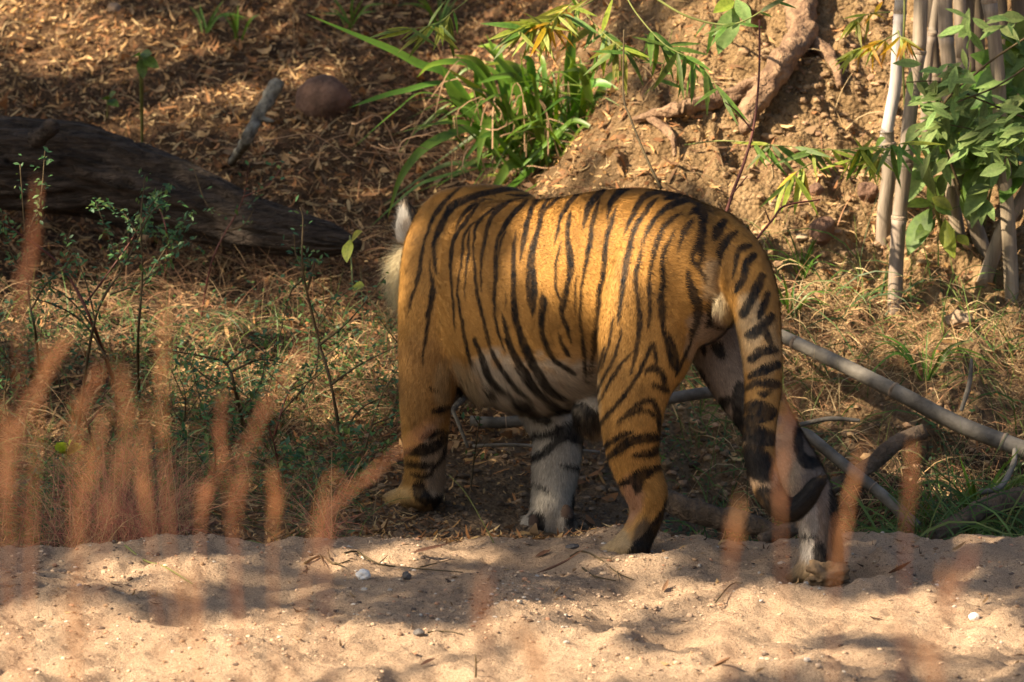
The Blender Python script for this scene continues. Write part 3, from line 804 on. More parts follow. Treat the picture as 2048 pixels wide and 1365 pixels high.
    an = nd(nt, 'ShaderNodeAttribute', attribute_name='fn'); nt.links.new(an.outputs['Vector'], p.inputs['Normal'])
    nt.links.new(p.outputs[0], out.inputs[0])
    f = obj('fur', me, m, root); f['kind'] = 'stuff'; f['label'] = 'short striped coat with long pale ruff and belly hair'
    # pads, eyes and nose
    pad = simple_mat('paw_pad', (0.05, 0.032, 0.024), (0.10, 0.062, 0.044), 40, 0.75, 0.3, 200)
    def lump(name, px, py, Y, rx, ry, rd, mat):
        cc = at(px, py, Y); th = np.linspace(0, math.pi, 12)
        lnn = np.array([[0, 0, math.cos(k) * ry / PXM] for k in th])
        vv, qq, ff = tube(lnn, np.sin(th) * rx / PXM + 1e-4, np.sin(th) * rd / PXM + 1e-4, seg=16)
        vv = vv * (1 + 0.06 * vnoise(vv[:, 0] * 90, vv[:, 1] * 90, vv[:, 2] * 90))[:, None]
        o = obj(name, mesh_from(name, vv, [qq, ff]), mat, root, cc)
        return o
    lump('paw_pad', 1132, 1030, .70, 15, 22, 15, pad); lump('paw_pad', 1068, 1048, .70, 13, 20, 14, pad)
    dark = simple_mat('eye_dark', (0.02, 0.015, 0.01), (0.05, 0.035, 0.01), 30, 0.15, 0)
    lump('eye', 850, 590, 1.55, 11, 11, 11, dark); lump('eye', 925, 590, 1.56, 11, 11, 11, dark)
    lump('nose', 876, 735, 1.655, 22, 14, 12, pad)
    return root
build_tiger()
# ------------------------------------------------------------------ materials for plants, wood and stone
simple_mat('culm_grey', (0.125, 0.105, 0.082), (0.36, 0.305, 0.24), 7, 0.55, 0.25, 40, stretch=(6, 6, 0.7), use_col=True, spec=0.4)
simple_mat('culm_dark', (0.05, 0.042, 0.032), (0.16, 0.13, 0.095), 7, 0.6, 0.25, 40, stretch=(6, 6, 0.7), use_col=True, spec=0.3)  # darker copy of culm_grey, the shade inside the clump put into the colour
simple_mat('culm_white', (0.32, 0.30, 0.275), (0.58, 0.56, 0.54), 8, 0.5, 0.15, 50, stretch=(5, 5, 0.8), use_col=True, spec=0.4)
simple_mat('node', (0.16, 0.12, 0.085), (0.36, 0.29, 0.22), 40, 0.8, 0.5, 90)
simple_mat('pole', (0.055, 0.05, 0.042), (0.24, 0.222, 0.19), 11, 0.6, 0.35, 60, stretch=(1, 1, 1), use_col=True)
simple_mat('bark_dark', (0.010, 0.008, 0.007), (0.085, 0.065, 0.052), 6, 0.9, 1.0, 9, stretch=(1.6, 9, 9), bdist=0.05)
simple_mat('bark_brown', (0.05, 0.037, 0.026), (0.19, 0.14, 0.10), 16, 0.9, 1.0, 45, bdist=0.025)
simple_mat('root_bark', (0.12, 0.07, 0.045), (0.37, 0.245, 0.15), 20, 0.9, 1.0, 45, bdist=0.03)
simple_mat('lichen_wood', (0.03, 0.026, 0.022), (0.27, 0.265, 0.225), 30, 0.9, 0.8, 70, bdist=0.01)
simple_mat('boulder', (0.085, 0.05, 0.035), (0.20, 0.118, 0.082), 18, 0.9, 0.8, 70, bdist=0.012)
simple_mat('stone_tan', (0.22, 0.16, 0.10), (0.44, 0.34, 0.23), 20, 0.85, 0.6, 90, rnd=0.2)
simple_mat('stone_white', (0.70, 0.69, 0.66), (0.85, 0.84, 0.82), 25, 0.6, 0.3, 90)
simple_mat('stone_dark', (0.05, 0.05, 0.055), (0.14, 0.13, 0.125), 25, 0.7, 0.4, 90)
simple_mat('leaf_green', (0.065, 0.135, 0.02), (0.14, 0.25, 0.04), 9, 0.45, 0.2, 80, rnd=0.35, trans=0.38, spec=0.5, use_col=True)
simple_mat('leaf_lime', (0.20, 0.27, 0.03), (0.36, 0.41, 0.06), 9, 0.45, 0.2, 80, rnd=0.35, trans=0.42, spec=0.45, use_col=True)
simple_mat('leaf_dusty', (0.115, 0.20, 0.05), (0.22, 0.315, 0.095), 12, 0.6, 0.25, 60, rnd=0.3, trans=0.28, spec=0.4, use_col=True)
simple_mat('blade_green', (0.07, 0.16, 0.018), (0.16, 0.29, 0.035), 5, 0.42, 0.0, 90, rnd=0.35, trans=0.36, spec=0.5, use_col=True)
simple_mat('tinted', (0.85, 0.85, 0.85), (1.1, 1.1, 1.1), 40, 0.75, 0.0, 90, trans=0.22, spec=0.25, use_col=True)
simple_mat('tinted_green', (0.85, 0.85, 0.85), (1.1, 1.1, 1.1), 40, 0.5, 0.0, 90, trans=0.35, spec=0.4, use_col=True)
simple_mat('tinted_stone', (0.8, 0.8, 0.8), (1.15, 1.15, 1.15), 90, 0.85, 0.0, 90, use_col=True)
simple_mat('stem_red', (0.05, 0.016, 0.013), (0.13, 0.042, 0.03), 20, 0.6, 0.2, 90)
simple_mat('stem_dark', (0.035, 0.025, 0.014), (0.10, 0.075, 0.035), 25, 0.75, 0.3, 90)
simple_mat('stem_green', (0.10, 0.13, 0.03), (0.22, 0.24, 0.07), 12, 0.55, 0.1, 90)
simple_mat('dead_leaf', (0.10, 0.055, 0.03), (0.24, 0.14, 0.075), 25, 0.75, 0.4, 90, rnd=0.3)
simple_mat('plume', (0.36, 0.18, 0.09), (0.52, 0.30, 0.165), 25, 0.7, 0.0, 90, trans=0.5, rnd=0.2)
simple_mat('clod', (0.10, 0.07, 0.04), (0.24, 0.165, 0.10), 40, 0.95, 0.6, 120)

# ------------------------------------------------------------------ shared leaf meshes (unit length along X, facing Z)
def leaf_mesh(name, prof, droop=0.12, fold=0.18, wave=0.0, col=(1, 1, 1), n=8, across=5, tipcol=None):
    s = np.linspace(0, 1, n)
    w = np.interp(s, [p[0] for p in prof], [p[1] for p in prof])
    u = np.linspace(-1, 1, across)
    V, c = [], []
    for i in range(n):
        for j in range(across):
            y = u[j] * w[i] / 2
            z = -droop * s[i] ** 2 + fold * abs(y) + wave * math.sin(s[i] * 26) * abs(u[j]) * w[i]
            V.append((s[i], y, z))
            k = 1 - 0.25 * (abs(u[j]) < 0.1)
            cc = np.array(col) * k
            if tipcol is not None: cc = cc * (1 - s[i] ** 2) + np.array(tipcol) * s[i] ** 2
            c.append(cc)
    i = np.arange(n - 1)[:, None] * across; j = np.arange(across - 1)[None]
    Q = np.stack([i + j, i + j + 1, i + across + j + 1, i + across + j], -1).reshape(-1, 4)
    return mesh_from(name, V, Q, np.array(c))

LANCE = [(0, .02), (.06, .07), (.25, .125), (.5, .115), (.8, .06), (1, .004)]
OVAL = [(0, .03), (.08, .16), (.3, .40), (.5, .46), (.75, .33), (.92, .12), (1, .01)]
ELLI = [(0, .02), (.1, .14), (.35, .31), (.6, .30), (.85, .14), (1, .01)]
def variants(name, prof, mat, k, **kw):
    out = []
    for i in range(k):
        me = leaf_mesh(name, prof, droop=kw.get('droop', .15) * random.uniform(.4, 1.7), fold=kw.get('fold', .2) * random.uniform(.5, 1.5), wave=kw.get('wave', 0), tipcol=kw.get('tipcol'), col=kw.get('col', (1, 1, 1)), n=kw.get('n', 8), across=kw.get('across', 5))
        me.materials.append(MAT[mat]); out.append(me)
    return out
LV = {
    'bamboo': variants('bamboo_leaf', LANCE, 'leaf_green', 4, n=7, across=3, droop=.2),
    'bamboo_lime': variants('bamboo_leaf', LANCE, 'leaf_lime', 4, n=7, across=3, droop=.2),
    'bamboo_yellow': variants('bamboo_leaf', LANCE, 'leaf_lime', 2, n=7, across=3, droop=.2, col=(1.6, .95, .4), tipcol=(2.0, .7, .3)),
    'dusty': variants('leaflet', ELLI, 'leaf_dusty', 4, droop=.14),
    'broad': variants('leaf', OVAL, 'leaf_green', 3, wave=.012, n=16, droop=.2),
    'broad_lime': variants('leaf', OVAL, 'leaf_lime', 3, wave=.012, n=16, droop=.2),
    'broad_dusty': variants('leaf', OVAL, 'leaf_dusty', 3, wave=.010, n=16, droop=.2),
    'dead': variants('dead_leaf', ELLI, 'dead_leaf', 4, droop=-.35, fold=.7),
    'dead_long': variants('dead_leaf', LANCE, 'dead_leaf', 3, droop=-.2, fold=.5),
}

def place(name, me, parent, pos, d, n, length, width=1.0):
    d = unit(d); n = np.asarray(n, float); s = np.cross(n, d); s = unit(s); n = np.cross(d, s)
    o = bpy.data.objects.new(name, me); COL.objects.link(o)
    M = Matrix(((d[0] * length, s[0] * length * width, n[0] * length, pos[0]), (d[1] * length, s[1] * length * width, n[1] * length, pos[1]), (d[2] * length, s[2] * length * width, n[2] * length, pos[2]), (0, 0, 0, 1)))
    if parent is not None:
        o.parent = parent
        M = Matrix.Translation(-Vector(parent.location)) @ M
    o.matrix_basis = M
    return o

def tube_obj(name, C, r, mat, parent, seg=8, lump=0.0, rb=None, col=None, hint=(1, 0.1, 0.2), fr=30.0):
    C = np.asarray(C, float)
    org = C[0] if parent is None else np.zeros(3)
    n = len(C)
    jit = None
    if lump:
        th = np.linspace(0, 2 * math.pi, seg, endpoint=False)
        L = np.concatenate([[0], np.cumsum(np.linalg.norm(np.diff(C, axis=0), axis=1))])
        jit = 1 + lump * fbm(np.cos(th)[None] * 1.5 + 0 * L[:, None] + C[0, 0] * 9, np.sin(th)[None] * 1.5 + L[:, None] * 0, L[:, None] * fr + 0 * th[None], 3)
    V, Q, T = tube(C, r, rb, hint=hint, seg=seg, jitter=jit)
    c = np.broadcast_to(np.asarray(col if col is not None else (1, 1, 1), float), (len(V), 3))
    return obj(name, mesh_from(name, V - org, [Q, T], c), MAT[mat], parent, org if parent is None else None)

def pts(L, Y):
    """pixel points at one depth or a list of depths"""
    Ys = Y if hasattr(Y, '__len__') else [Y] * len(L)
    return np.array([at(x, y, d) for (x, y), d in zip(L, Ys)])

def mpx(px, Y):
    return px / (PXM * 14.1 / (14.1 + Y))

# ------------------------------------------------------------------ bamboo culms on the bank
def culm(line, wpx, nodes, mat, label, Y=None, lean=0.0, foot=True, group='bamboo culms standing on the bank'):
    base = gp(*line[-1]); Yb = base[1] if Y is None else Y
    top_py, bot_py = line[0][1], line[-1][1]
    P = np.array([at(x, y, Yb + lean * (bot_py - y) / 800.0) for x, y in line])
    if top_py <= 5:                                   # the culm goes on above the picture
        P = np.vstack([P[0] + (P[0] - P[1]) / np.linalg.norm(P[0] - P[1]) * 1.1, P])
    P[-1] = P[-1] + unit(P[-1] - P[-2]) * 0.04
    gz = float(zg(P[-1][0], P[-1][1]))
    if foot and P[-1][2] > gz - .02:
        P = np.vstack([P, [P[-1][0] + (P[-1][0] - P[-2][0]) * .1, P[-1][1] + .01, gz - .05]])
    P = P[::-1]
    root = thing('bamboo_culm', P[0], label, 'bamboo', group)
    C = catmull(P, 120)
    L = np.concatenate([[0], np.cumsum(np.linalg.norm(np.diff(C, axis=0), axis=1))])
    pyc = to_px(C)[:, 1]
    cuts = [0.0] + sorted(float(np.interp(-ny, -pyc, L)) for ny in nodes)
    nxt = cuts[-1] + 0.32
    while nxt < L[-1] - 0.1: cuts.append(nxt); nxt += 0.34
    cuts.append(L[-1])
    w = mpx(wpx, Yb) / 2
    for a, b in zip(cuts[:-1], cuts[1:]):
        if b - a < 0.015: continue
        t = np.linspace(a, b, 14)
        D = np.stack([np.interp(t, L, C[:, k]) for k in range(3)], -1)
        s = (t - a) / (b - a)
        r = w * (1 - 0.10 * t / L[-1]) * (1 + 0.10 * np.exp(-s * 22) + 0.12 * np.exp(-(1 - s) * 26))
        g = random.uniform(.85, 1.12)
        inter = tube_obj('internode', D, r, mat, root, seg=18, col=(g, g * random.uniform(.96, 1.0), g * random.uniform(.9, 1.0)), lump=0.015)
        if b < L[-1] - .02:
            k = np.linspace(b - .006, b + .007, 5)
            D = np.stack([np.interp(k, L, C[:, q]) for q in range(3)], -1)
            tube_obj('node', D, w * np.array([1.04, 1.13, 1.08, 1.14, 1.03]), 'node', inter, seg=18)
    return root

culm([(1802, 0), (1796, 82), (1791, 172), (1780, 230), (1773, 268)], 25, [25], 'culm_white', 'chalky white bamboo culm, leftmost of the clump, with a bent lower joint', Y=2.02, foot=False)
culm([(1774, 264), (1777, 312), (1777, 357), (1771, 408)], 31, [290], 'culm_grey', 'short mossy bamboo stump supporting the chalky white culm', Y=2.02)
culm([(1842, 0), (1839, 82), (1829, 164), (1818, 246), (1811, 328), (1800, 420), (1793, 520), (1790, 606)], 30, [437, 330], 'culm_grey', 'long grey bamboo culm rising from the bank in front of the white one')
culm([(1890, 0), (1892, 70), (1899, 150), (1899, 213), (1912, 320), (1937, 410), (1968, 505)], 31, [70, 340], 'culm_grey', 'brown grey bamboo culm with a kinked foot behind the leafy climber')
culm([(1919, 0), (1923, 90), (1924, 185), (1927, 300), (1930, 420)], 27, [120], 'culm_grey', 'mottled yellow grey bamboo culm standing behind the kinked one', Y=2.25)
culm([(1978, 0), (1989, 82), (1997, 164), (2003, 287), (2010, 369), (2018, 472), (2024, 592)], 30, [3, 326], 'culm_grey', 'grey bamboo culm with scarred foot, beside the leaning cut culm')
culm([(1900, 310), (1904, 380), (1912, 440), (1922, 500)], 30, [], 'culm_grey', 'short dark dead culm stub behind the broad leaved seedling', Y=2.0)
culm([(1876, 0), (1866, 60), (1857, 120), (1853, 190)], 20, [70], 'culm_grey', 'slim greenish bamboo culm leaning in the shade of the clump', Y=2.35)
culm([(2070, 350), (2042, 402), (2005, 460), (1976, 545)], 30, [], 'culm_grey', 'slanting cut bamboo culm crossing behind the scarred one', Y=1.85)
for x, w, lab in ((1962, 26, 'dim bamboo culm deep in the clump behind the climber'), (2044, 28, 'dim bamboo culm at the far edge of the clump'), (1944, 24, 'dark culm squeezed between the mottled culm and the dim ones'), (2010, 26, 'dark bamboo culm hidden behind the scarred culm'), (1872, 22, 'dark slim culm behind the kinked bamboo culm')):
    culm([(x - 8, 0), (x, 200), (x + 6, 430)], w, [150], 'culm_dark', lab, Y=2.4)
t_ = thing('bamboo_shoot', at(1811, 330, 1.75), 'thin yellow green bamboo shoot upright between two culms', 'shoot')
tube_obj('stem', catmull(np.vstack([at(1804, -300, 1.9), pts([(1809, 0), (1806, 120), (1811, 250), (1812, 340)], 1.75)]), 24), 0.0035, 'stem_green', t_)

# ------------------------------------------------------------------ fallen poles, branches and roots
def pole(name, line, Ys, rpx, mat, label, cat, nodes=(), lump=0.02, seg=16, group=None, point=False):
    P = pts(line, Ys)
    root = thing(name, P[0], label, cat, group)
    C = catmull(P, 60)
    r = np.interp(np.linspace(0, 1, 60), np.linspace(0, 1, len(rpx)), [mpx(a, 1.0) for a in rpx])
    if point: r[:4] *= np.array([.15, .5, .75, .92])
    shaft = tube_obj('shaft', C, r, mat, root, seg=seg, lump=lump)
    for f in nodes:
        k = int(f * 59); k = min(max(k, 2), 57)
        D = C[k - 1:k + 2]; D = np.array([D[1] + (D[0] - D[1]) * .35, D[1], D[1] + (D[2] - D[1]) * .35])
        tube_obj('node', D, r[k] * np.array([1.03, 1.14, 1.03]), 'node', shaft, seg=seg)
    return root
pole('bamboo_pole', [(1545, 664), (1680, 728), (1800, 788), (1920, 850), (2070, 908)], [1.42, 1.25, 1.12, 1.05, .98], [13, 15, 16, 17, 18], 'pole', 'long grey bamboo pole lying slantwise on the bank behind the tail', 'pole', (.1, .48, .9))
pole('bamboo_pole', [(1600, 856), (1700, 940), (1770, 995), (1834, 1056)], [.80, .74, .70, .66], [11, 12, 12, 13], 'pole', 'thinner grey bamboo pole with pointed end propped against the crooked branch', 'pole', (.55,), point=True)
pole('bamboo_pole', [(940, 842), (1000, 846), (1080, 838), (1170, 835)], 1.35, [11, 12, 12, 12], 'pole', 'short pale bamboo pole lying on the ground behind the tiger belly', 'pole', (.4,))
pole('bamboo_pole', [(1320, 802), (1370, 792), (1440, 782)], 1.1, [11, 12, 12], 'pole', 'pale bamboo piece seen between the hind legs', 'pole')
pole('branch', [(1850, 862), (1795, 885), (1740, 932), (1690, 962), (1640, 988), (1600, 1015)], [.86, .84, .80, .76, .72, .7], [15, 16, 16, 15, 14, 10], 'bark_brown', 'crooked brown branch crossing the pointed pole', 'branch', lump=.16)
pole('branch', [(2075, 985), (1985, 1012), (1930, 1040), (1860, 1078)], [.72, .66, .6, .55], [20, 22, 22, 18], 'bark_brown', 'thick dead branch half buried at the sand edge under green grass', 'branch', lump=.18)
pole('branch', [(1255, 985), (1330, 1002), (1410, 1030), (1490, 1045), (1560, 1068)], [.66, .62, .58, .54, .48], [14, 22, 24, 22, 12], 'bark_brown', 'rotten dark branch lying in the gully between the hind legs', 'branch', lump=.2)
pole('branch', [(1520, 1082), (1570, 1062), (1610, 1040), (1660, 1000)], [.36, .38, .42, .5], [12, 15, 16, 16], 'bark_brown', 'worn root end sticking out of the sand behind the far hind paw', 'branch', lump=.1)
pole('stick', [(905, 820), (918, 850), (936, 896)], [1.0, .97, .95], [4, 4, 3], 'pole', 'thin pale stick standing slantwise behind the near foreleg', 'stick')
pole('stick', [(945, 893), (1010, 890), (1080, 893), (1200, 905)], 1.12, [3.5, 3.5, 3, 3], 'pole', 'thin grey stick lying level in the gully', 'stick')
pole('stick', [(895, 830), (930, 795), (960, 786)], [1.15, 1.2, 1.3], [6, 6, 5], 'pole', 'bent grey stick arching under the chest', 'stick')
pole('stick', [(1600, 850), (1660, 838), (1720, 842)], 1.1, [5, 5, 4], 'pole', 'short grey twig above the pointed pole', 'stick')
pole('stick', [(1960, 985), (2000, 975), (2026, 930), (2030, 900)], [.75, .78, .85, .95], [6, 6, 6, 5], 'pole', 'grey hooked twig hanging under the long pole', 'stick')
pole('stick', [(1943, 718), (1940, 760), (1932, 792), (1922, 822)], 1.14, [3, 5, 5, 4], 'pole', 'short grey stub standing above the long pole', 'stick')

# log
P = pts([(-80, 330), (60, 335), (180, 345), (300, 382), (420, 420), (520, 456), (640, 480), (720, 492)], [2.87, 2.85, 2.82, 2.77, 2.70, 2.62, 2.55, 2.5])
C = catmull(P, 110)
lr = np.interp(np.linspace(0, 1, 110), [0, .25, .45, .6, .78, .9, 1], [mpx(q, 2.7) for q in (84, 82, 76, 62, 46, 32, 10)])
lg = thing('fallen_log', C[40] - np.array([0, 0, .1]), 'dark weathered log with long grooves lying on the slope', 'log')
th = np.linspace(0, 2 * math.pi, 64, endpoint=False)
Lq = np.concatenate([[0], np.cumsum(np.linalg.norm(np.diff(C, axis=0), axis=1))])
tw = th[None] + 0.5 * Lq[:, None]
jit = 1 + 0.16 * fbm(np.cos(tw) * 1.2, np.sin(tw) * 1.2, Lq[:, None] * 1.9 + 0 * tw, 3) - 0.24 * np.clip(1 - np.abs(fbm(np.cos(tw) * 5, np.sin(tw) * 5, Lq[:, None] * 1.1 + 0 * tw, 2)) * 4.5, 0, 1) + 0.03 * fbm(np.cos(tw) * 14, np.sin(tw) * 14, Lq[:, None] * 3 + 0 * tw, 2)
V, Q, T = tube(C, lr * 1.05, lr, hint=(0, 0, 1), seg=64, jitter=jit)
obj('trunk', mesh_from('trunk', V, [Q, T]), MAT['bark_dark'], lg)
tube_obj('branch_stub', catmull(pts([(70, 280), (95, 262), (108, 250)], [2.7, 2.66, 2.62]), 8), [.03, .03, .028, .027, .027, .026, .024, .015], 'bark_dark', lg, lump=.2)

# broken stick with lichen
sk = thing('broken_branch', gp(470, 318), 'upright lichen grey broken branch beside the boulder', 'branch')
Cs = catmull(np.vstack([gp(462, 330), pts([(490, 285), (514, 238), (540, 192), (558, 162)], [2.95, 2.97, 3.0, 3.02])]), 40)
tube_obj('shaft', Cs, np.interp(np.linspace(0, 1, 40), [0, .2, .6, .9, 1], [.012, .017, .02, .024, .018]), 'lichen_wood', sk, seg=14, lump=.25)
tube_obj('snag', Cs[18:22] * 0 + np.linspace(0, 1, 4)[:, None] * np.array([.05, -.02, -.01]) + Cs[20], [.01, .009, .008, .003], 'lichen_wood', sk, lump=.2)

# roots on the bank
rt = thing('tree_root', gp(1600, 60), 'pinkish brown tree root branching down the bank', 'root')
def rootpart(name, line, rpx, off=0.02):
    G = [gp(x, y) for x, y in line]
    G = [g + np.array([0, -off, off]) for g in G]
    C = catmull(G, 50)
    r = np.interp(np.linspace(0, 1, 50), np.linspace(0, 1, len(rpx)), [mpx(a, 2.2) for a in rpx])
    tube_obj(name, C, r, 'root_bark', rt, seg=18, lump=.42, fr=22)
rootpart('root', [(1570, -60), (1588, 10), (1603, 70), (1592, 120), (1560, 170), (1525, 215), (1495, 262), (1488, 300)], [40, 36, 30, 26, 27, 24, 18, 10], .05)
rootpart('side_root', [(1600, 90), (1640, 110), (1668, 150), (1680, 190)], [16, 14, 10, 6])
rootpart('side_root', [(1560, 160), (1500, 205), (1430, 222), (1350, 235), (1270, 252)], [15, 17, 15, 13, 8])
rootpart('side_root', [(1545, 150), (1525, 185), (1490, 225)], [10, 11, 8])
rootpart('side_root', [(1300, 262), (1340, 300), (1350, 330)], [8, 8, 4])

# ------------------------------------------------------------------ stones
def stone(name, c, rx, ry, rz, mat, label, cat='stone', seed=1, rough=.14, group=None, sink=.35, n=26):
    th = np.linspace(0, math.pi, n); ph = np.linspace(0, 2 * math.pi, n * 2, endpoint=False)
    A, B = np.meshgrid(th, ph, indexing='ij')
    D = np.stack([np.sin(A) * np.cos(B), np.sin(A) * np.sin(B), np.cos(A)], -1)
    k = 1 + rough * fbm(D[..., 0] * 1.6 + seed * 7, D[..., 1] * 1.6, D[..., 2] * 1.6 + seed, 4)
    V = (D * k[..., None] * np.array([rx, ry, rz])).reshape(-1, 3)
    m = n * 2; i = np.arange(n - 1)[:, None] * m; j = np.arange(m)[None]; q = (j + 1) % m
    Q = np.stack([i + j, i + m + j, i + m + q, i + q], -1).reshape(-1, 4)
    o = obj(name, mesh_from(name, V, Q), MAT[mat], None, np.asarray(c) + np.array([0, 0, rz * (1 - 2 * sink)]))
    return tag(o, label, cat, group)
def stone_px(px, py, rpx, rpy, *a, **k):
    """px,py is the foot of the stone"""
    g = gp(px, py); w = mpx(rpx, g[1]); h = mpx(rpy, g[1])
    return stone('stone', g, w, w * .9, h, *a, **k)
b_ = stone('boulder', gp(645, 238) + np.array([0, .06, 0]), .092, .088, .084, 'boulder', 'rounded reddish brown boulder on the litter slope', 'boulder', 3, .07, sink=.22)
stone_px(228, 22, 14, 13, 'stone_tan', 'small round tan stone at the top of the litter slope', seed=5)
stone_px(1645, 474, 26, 28, 'boulder', 'dark rounded knob of a stone lodged in the bank below the roots', seed=6, rough=.2)
stone_px(1598, 478, 20, 8, 'stone_tan', 'flat pale stone beside the dark knob', seed=7)
stone_px(1632, 385, 16, 14, 'boulder', 'small dark stone above the dark knob', seed=8)
stone_px(1546, 420, 9, 13, 'stone_tan', 'upright tan pebble stone under the yellow bamboo leaf', seed=9)
stone_px(1735, 398, 22, 22, 'boulder', 'lumpy dark clod beside the mossy bamboo stump', seed=12, rough=.25)
stone_px(1560, 720, 13, 10, 'stone_tan', 'tan stone beside the end of the long pole', seed=14)
stone_px(1915, 650, 26, 20, 'stone_tan', 'grey cut bamboo stub crumbling out of the bank', 'stub', seed=15, rough=.25)
stone_px(726, 1160, 15, 11, 'stone_white', 'white angular stone on the sand', seed=16, rough=.3, sink=.15)
stone_px(813, 1162, 9, 9, 'stone_dark', 'small dark chip of stone beside the white one', seed=17, rough=.3, sink=.1)
stone_px(838, 1273, 12, 8, 'stone_dark', 'dark flat stone half sunk in the sunny sand', seed=18)
stone_px(987, 1074, 9, 5, 'stone_tan', 'tan pebble on the sand crest behind the forefeet', seed=19)
stone_px(1948, 1243, 11, 9, 'stone_white', 'pale round stone on the sunny sand ridge', seed=20, rough=.12, sink=.2)
stone_px(45, 978, 18, 16, 'stone_dark', 'grey stone among the grass at the sand edge', seed=21)
stone_px(737, 1178, 6, 5, 'stone_tan', 'small yellow pebble touching the white stone', seed=22)
stone_px(1145, 1096, 14, 5, 'stone_dark', 'dark stone in the gully behind the white forepaw', seed=23)
ck = stone('sand_clump', at(1655, 1150, -.42), .05, .035, .028, 'clod', 'clump of damp sand kicked up by the far hind paw', 'sand', 30, .5, sink=.5)

# ------------------------------------------------------------------ the big green grass clump
def z6(L): return [(600 + x / 2.904, y / 2.904) for x, y in L]
gb = gp(1085, 335)
clump = thing('grass_clump', gb, 'clump of broad arching green grass blades growing above the tiger back', 'grass')
def big_blade(line, wz, parent, Y0, dY, mat='blade_green', tip=None, shade=1.0, wmax=None):
    """line from the root to the tip"""
    n = len(line)
    P = [at(x, y, Y0 + dY * (k / (n - 1)) ** 1.2) for k, (x, y) in enumerate(line)]
    C = catmull(P, 20)
    s = np.linspace(0, 1, 20)
    w = np.interp(s, [0, .15, .45, .75, 1], [.35, .7, 1, .75, .03]) * mpx(wz, Y0)
    a = random.uniform(0, 6.28)
    V, Q = blade(C, w, (0.35 * math.cos(a), -0.75, 0.55 + 0.25 * math.sin(a)), .16)
    col = np.ones((len(V), 3)) * shade
    col[1::3] *= 0.8
    if tip is not None:
        k = np.repeat(np.clip((s - .6) / .4, 0, 1), 3)[:, None]
        col = col * (1 - k) + np.array(tip) * k
    return obj('blade', mesh_from('blade', V, Q, col), MAT[mat], parent)
BL = [
    ([(1100, 860), (1000, 620), (850, 430), (700, 380), (550, 300), (350, 215), (40, 85)], 44), ([(1140, 900), (1000, 760), (850, 790), (700, 880), (580, 1040), (510, 1265)], 46),
    ([(1180, 850), (1130, 690), (1060, 800), (1030, 980)], 42), ([(1380, 900), (1300, 745), (1150, 610), (1000, 500), (850, 395)], 40), ([(1180, 950), (1170, 860), (1250, 770), (1400, 690)], 46),
    ([(1160, 960), (1080, 720), (960, 620), (880, 520), (830, 400)], 66), ([(1390, 860), (1350, 650), (1200, 420), (1080, 200)], 50), ([(1420, 850), (1390, 640), (1260, 460), (1040, 240)], 46),
    ([(1230, 830), (1150, 600), (1020, 400), (900, 360), (760, 380), (680, 450)], 36), ([(1270, 850), (1220, 600), (1150, 440), (1050, 390), (940, 420), (850, 550)], 24),
    ([(1590, 890), (1570, 650), (1560, 400), (1590, 150), (1640, -20)], 52), ([(1480, 860), (1480, 700), (1490, 500), (1520, 330)], 42), ([(1440, 1060), (1400, 850), (1380, 600)], 58),
    ([(1100, 800), (870, 500), (600, 530), (430, 575), (280, 630)], 28), ([(1050, 700), (740, 540), (550, 650), (300, 870)], 9), ([(1060, 760), (900, 600), (700, 740), (550, 915)], 10),
    ([(1430, 960), (1420, 830), (1390, 820), (1345, 890)], 34), ([(1600, 860), (1640, 600), (1700, 440), (1720, 300)], 26), ([(1500, 850), (1560, 800), (1690, 780), (1880, 780)], 14), ([(1480, 900), (1600, 850), (1740, 800), (1900, 760)], 12),
    ([(1440, 900), (1400, 620), (1300, 470), (1280, 300)], 40), ([(1350, 900), (1260, 700), (1100, 560), (900, 480)], 26), ([(1600, 900), (1560, 700), (1600, 520), (1680, 430)], 22), ([(1300, 950), (1280, 760), (1230, 640)], 36), ([(1240, 960), (1190, 800), (1100, 740), (1000, 860)], 30),
]
for k, (L, w) in enumerate(BL):
    big_blade(z6(L), w / 2.904 * 1.25, clump, gb[1] + random.uniform(-.03, .03), random.uniform(-.28, .02), shade=random.uniform(.75, 1.15), tip=(1.5, 1.15, .9) if k in (1, 3, 8) else None, mat='blade_green')
for k in range(150):
    bx = random.gauss(1085, 66); by = 335 + random.uniform(-20, 14)
    an = random.gauss(0, .8); L = random.uniform(120, 300)
    tx, ty = bx + L * math.sin(an), by - L * math.cos(an) * .9
    dr = random.uniform(10, 110) * abs(math.sin(an)) + 10
    mx, my = bx + L * .55 * math.sin(an), by - L * .75 * math.cos(an)
    big_blade([(bx, by), ((bx + mx) / 2, (by + my) / 2 - 4), (mx, my), (tx, ty + dr)], random.choice([4, 5, 7, 9, 13, 18, 24]), clump, gb[1] + random.uniform(-.08, .1), random.uniform(-.2, .12), shade=random.uniform(.55, 1.2), tip=(1.9, 1.3, 1.0) if random.random() < .15 else None)
# dry straws in the clump
mbs = MB()
for k in range(34):
    bx = random.gauss(1000, 110); by = 345 + random.uniform(-40, 20)
    an = random.gauss(-.3, .7); L = random.uniform(100, 280)
    P = [at(bx, by, gb[1] - .02), at(bx + L * .5 * math.sin(an), by - L * .7 * math.cos(an), gb[1] - .07), at(bx + L * 1.0 * math.sin(an), by - L * .6 * math.cos(an), gb[1] - .12), at(bx + L * random.uniform(1.0, 1.5) * math.sin(an), by - L * random.uniform(.05, .6), gb[1] - random.uniform(.05, .2))]
    C = catmull(P, 10); V, Q = blade(C, np.full(10, random.uniform(.0018, .004)), (0, -1, .3), .1)
    mbs.add(V, Q, col=np.array([.42, .27, .16]) * random.uniform(.6, 1.2))
st = obj('dry_straw', mbs.mesh('dry_straw'), MAT['tinted'], clump); st['kind'] = 'stuff'

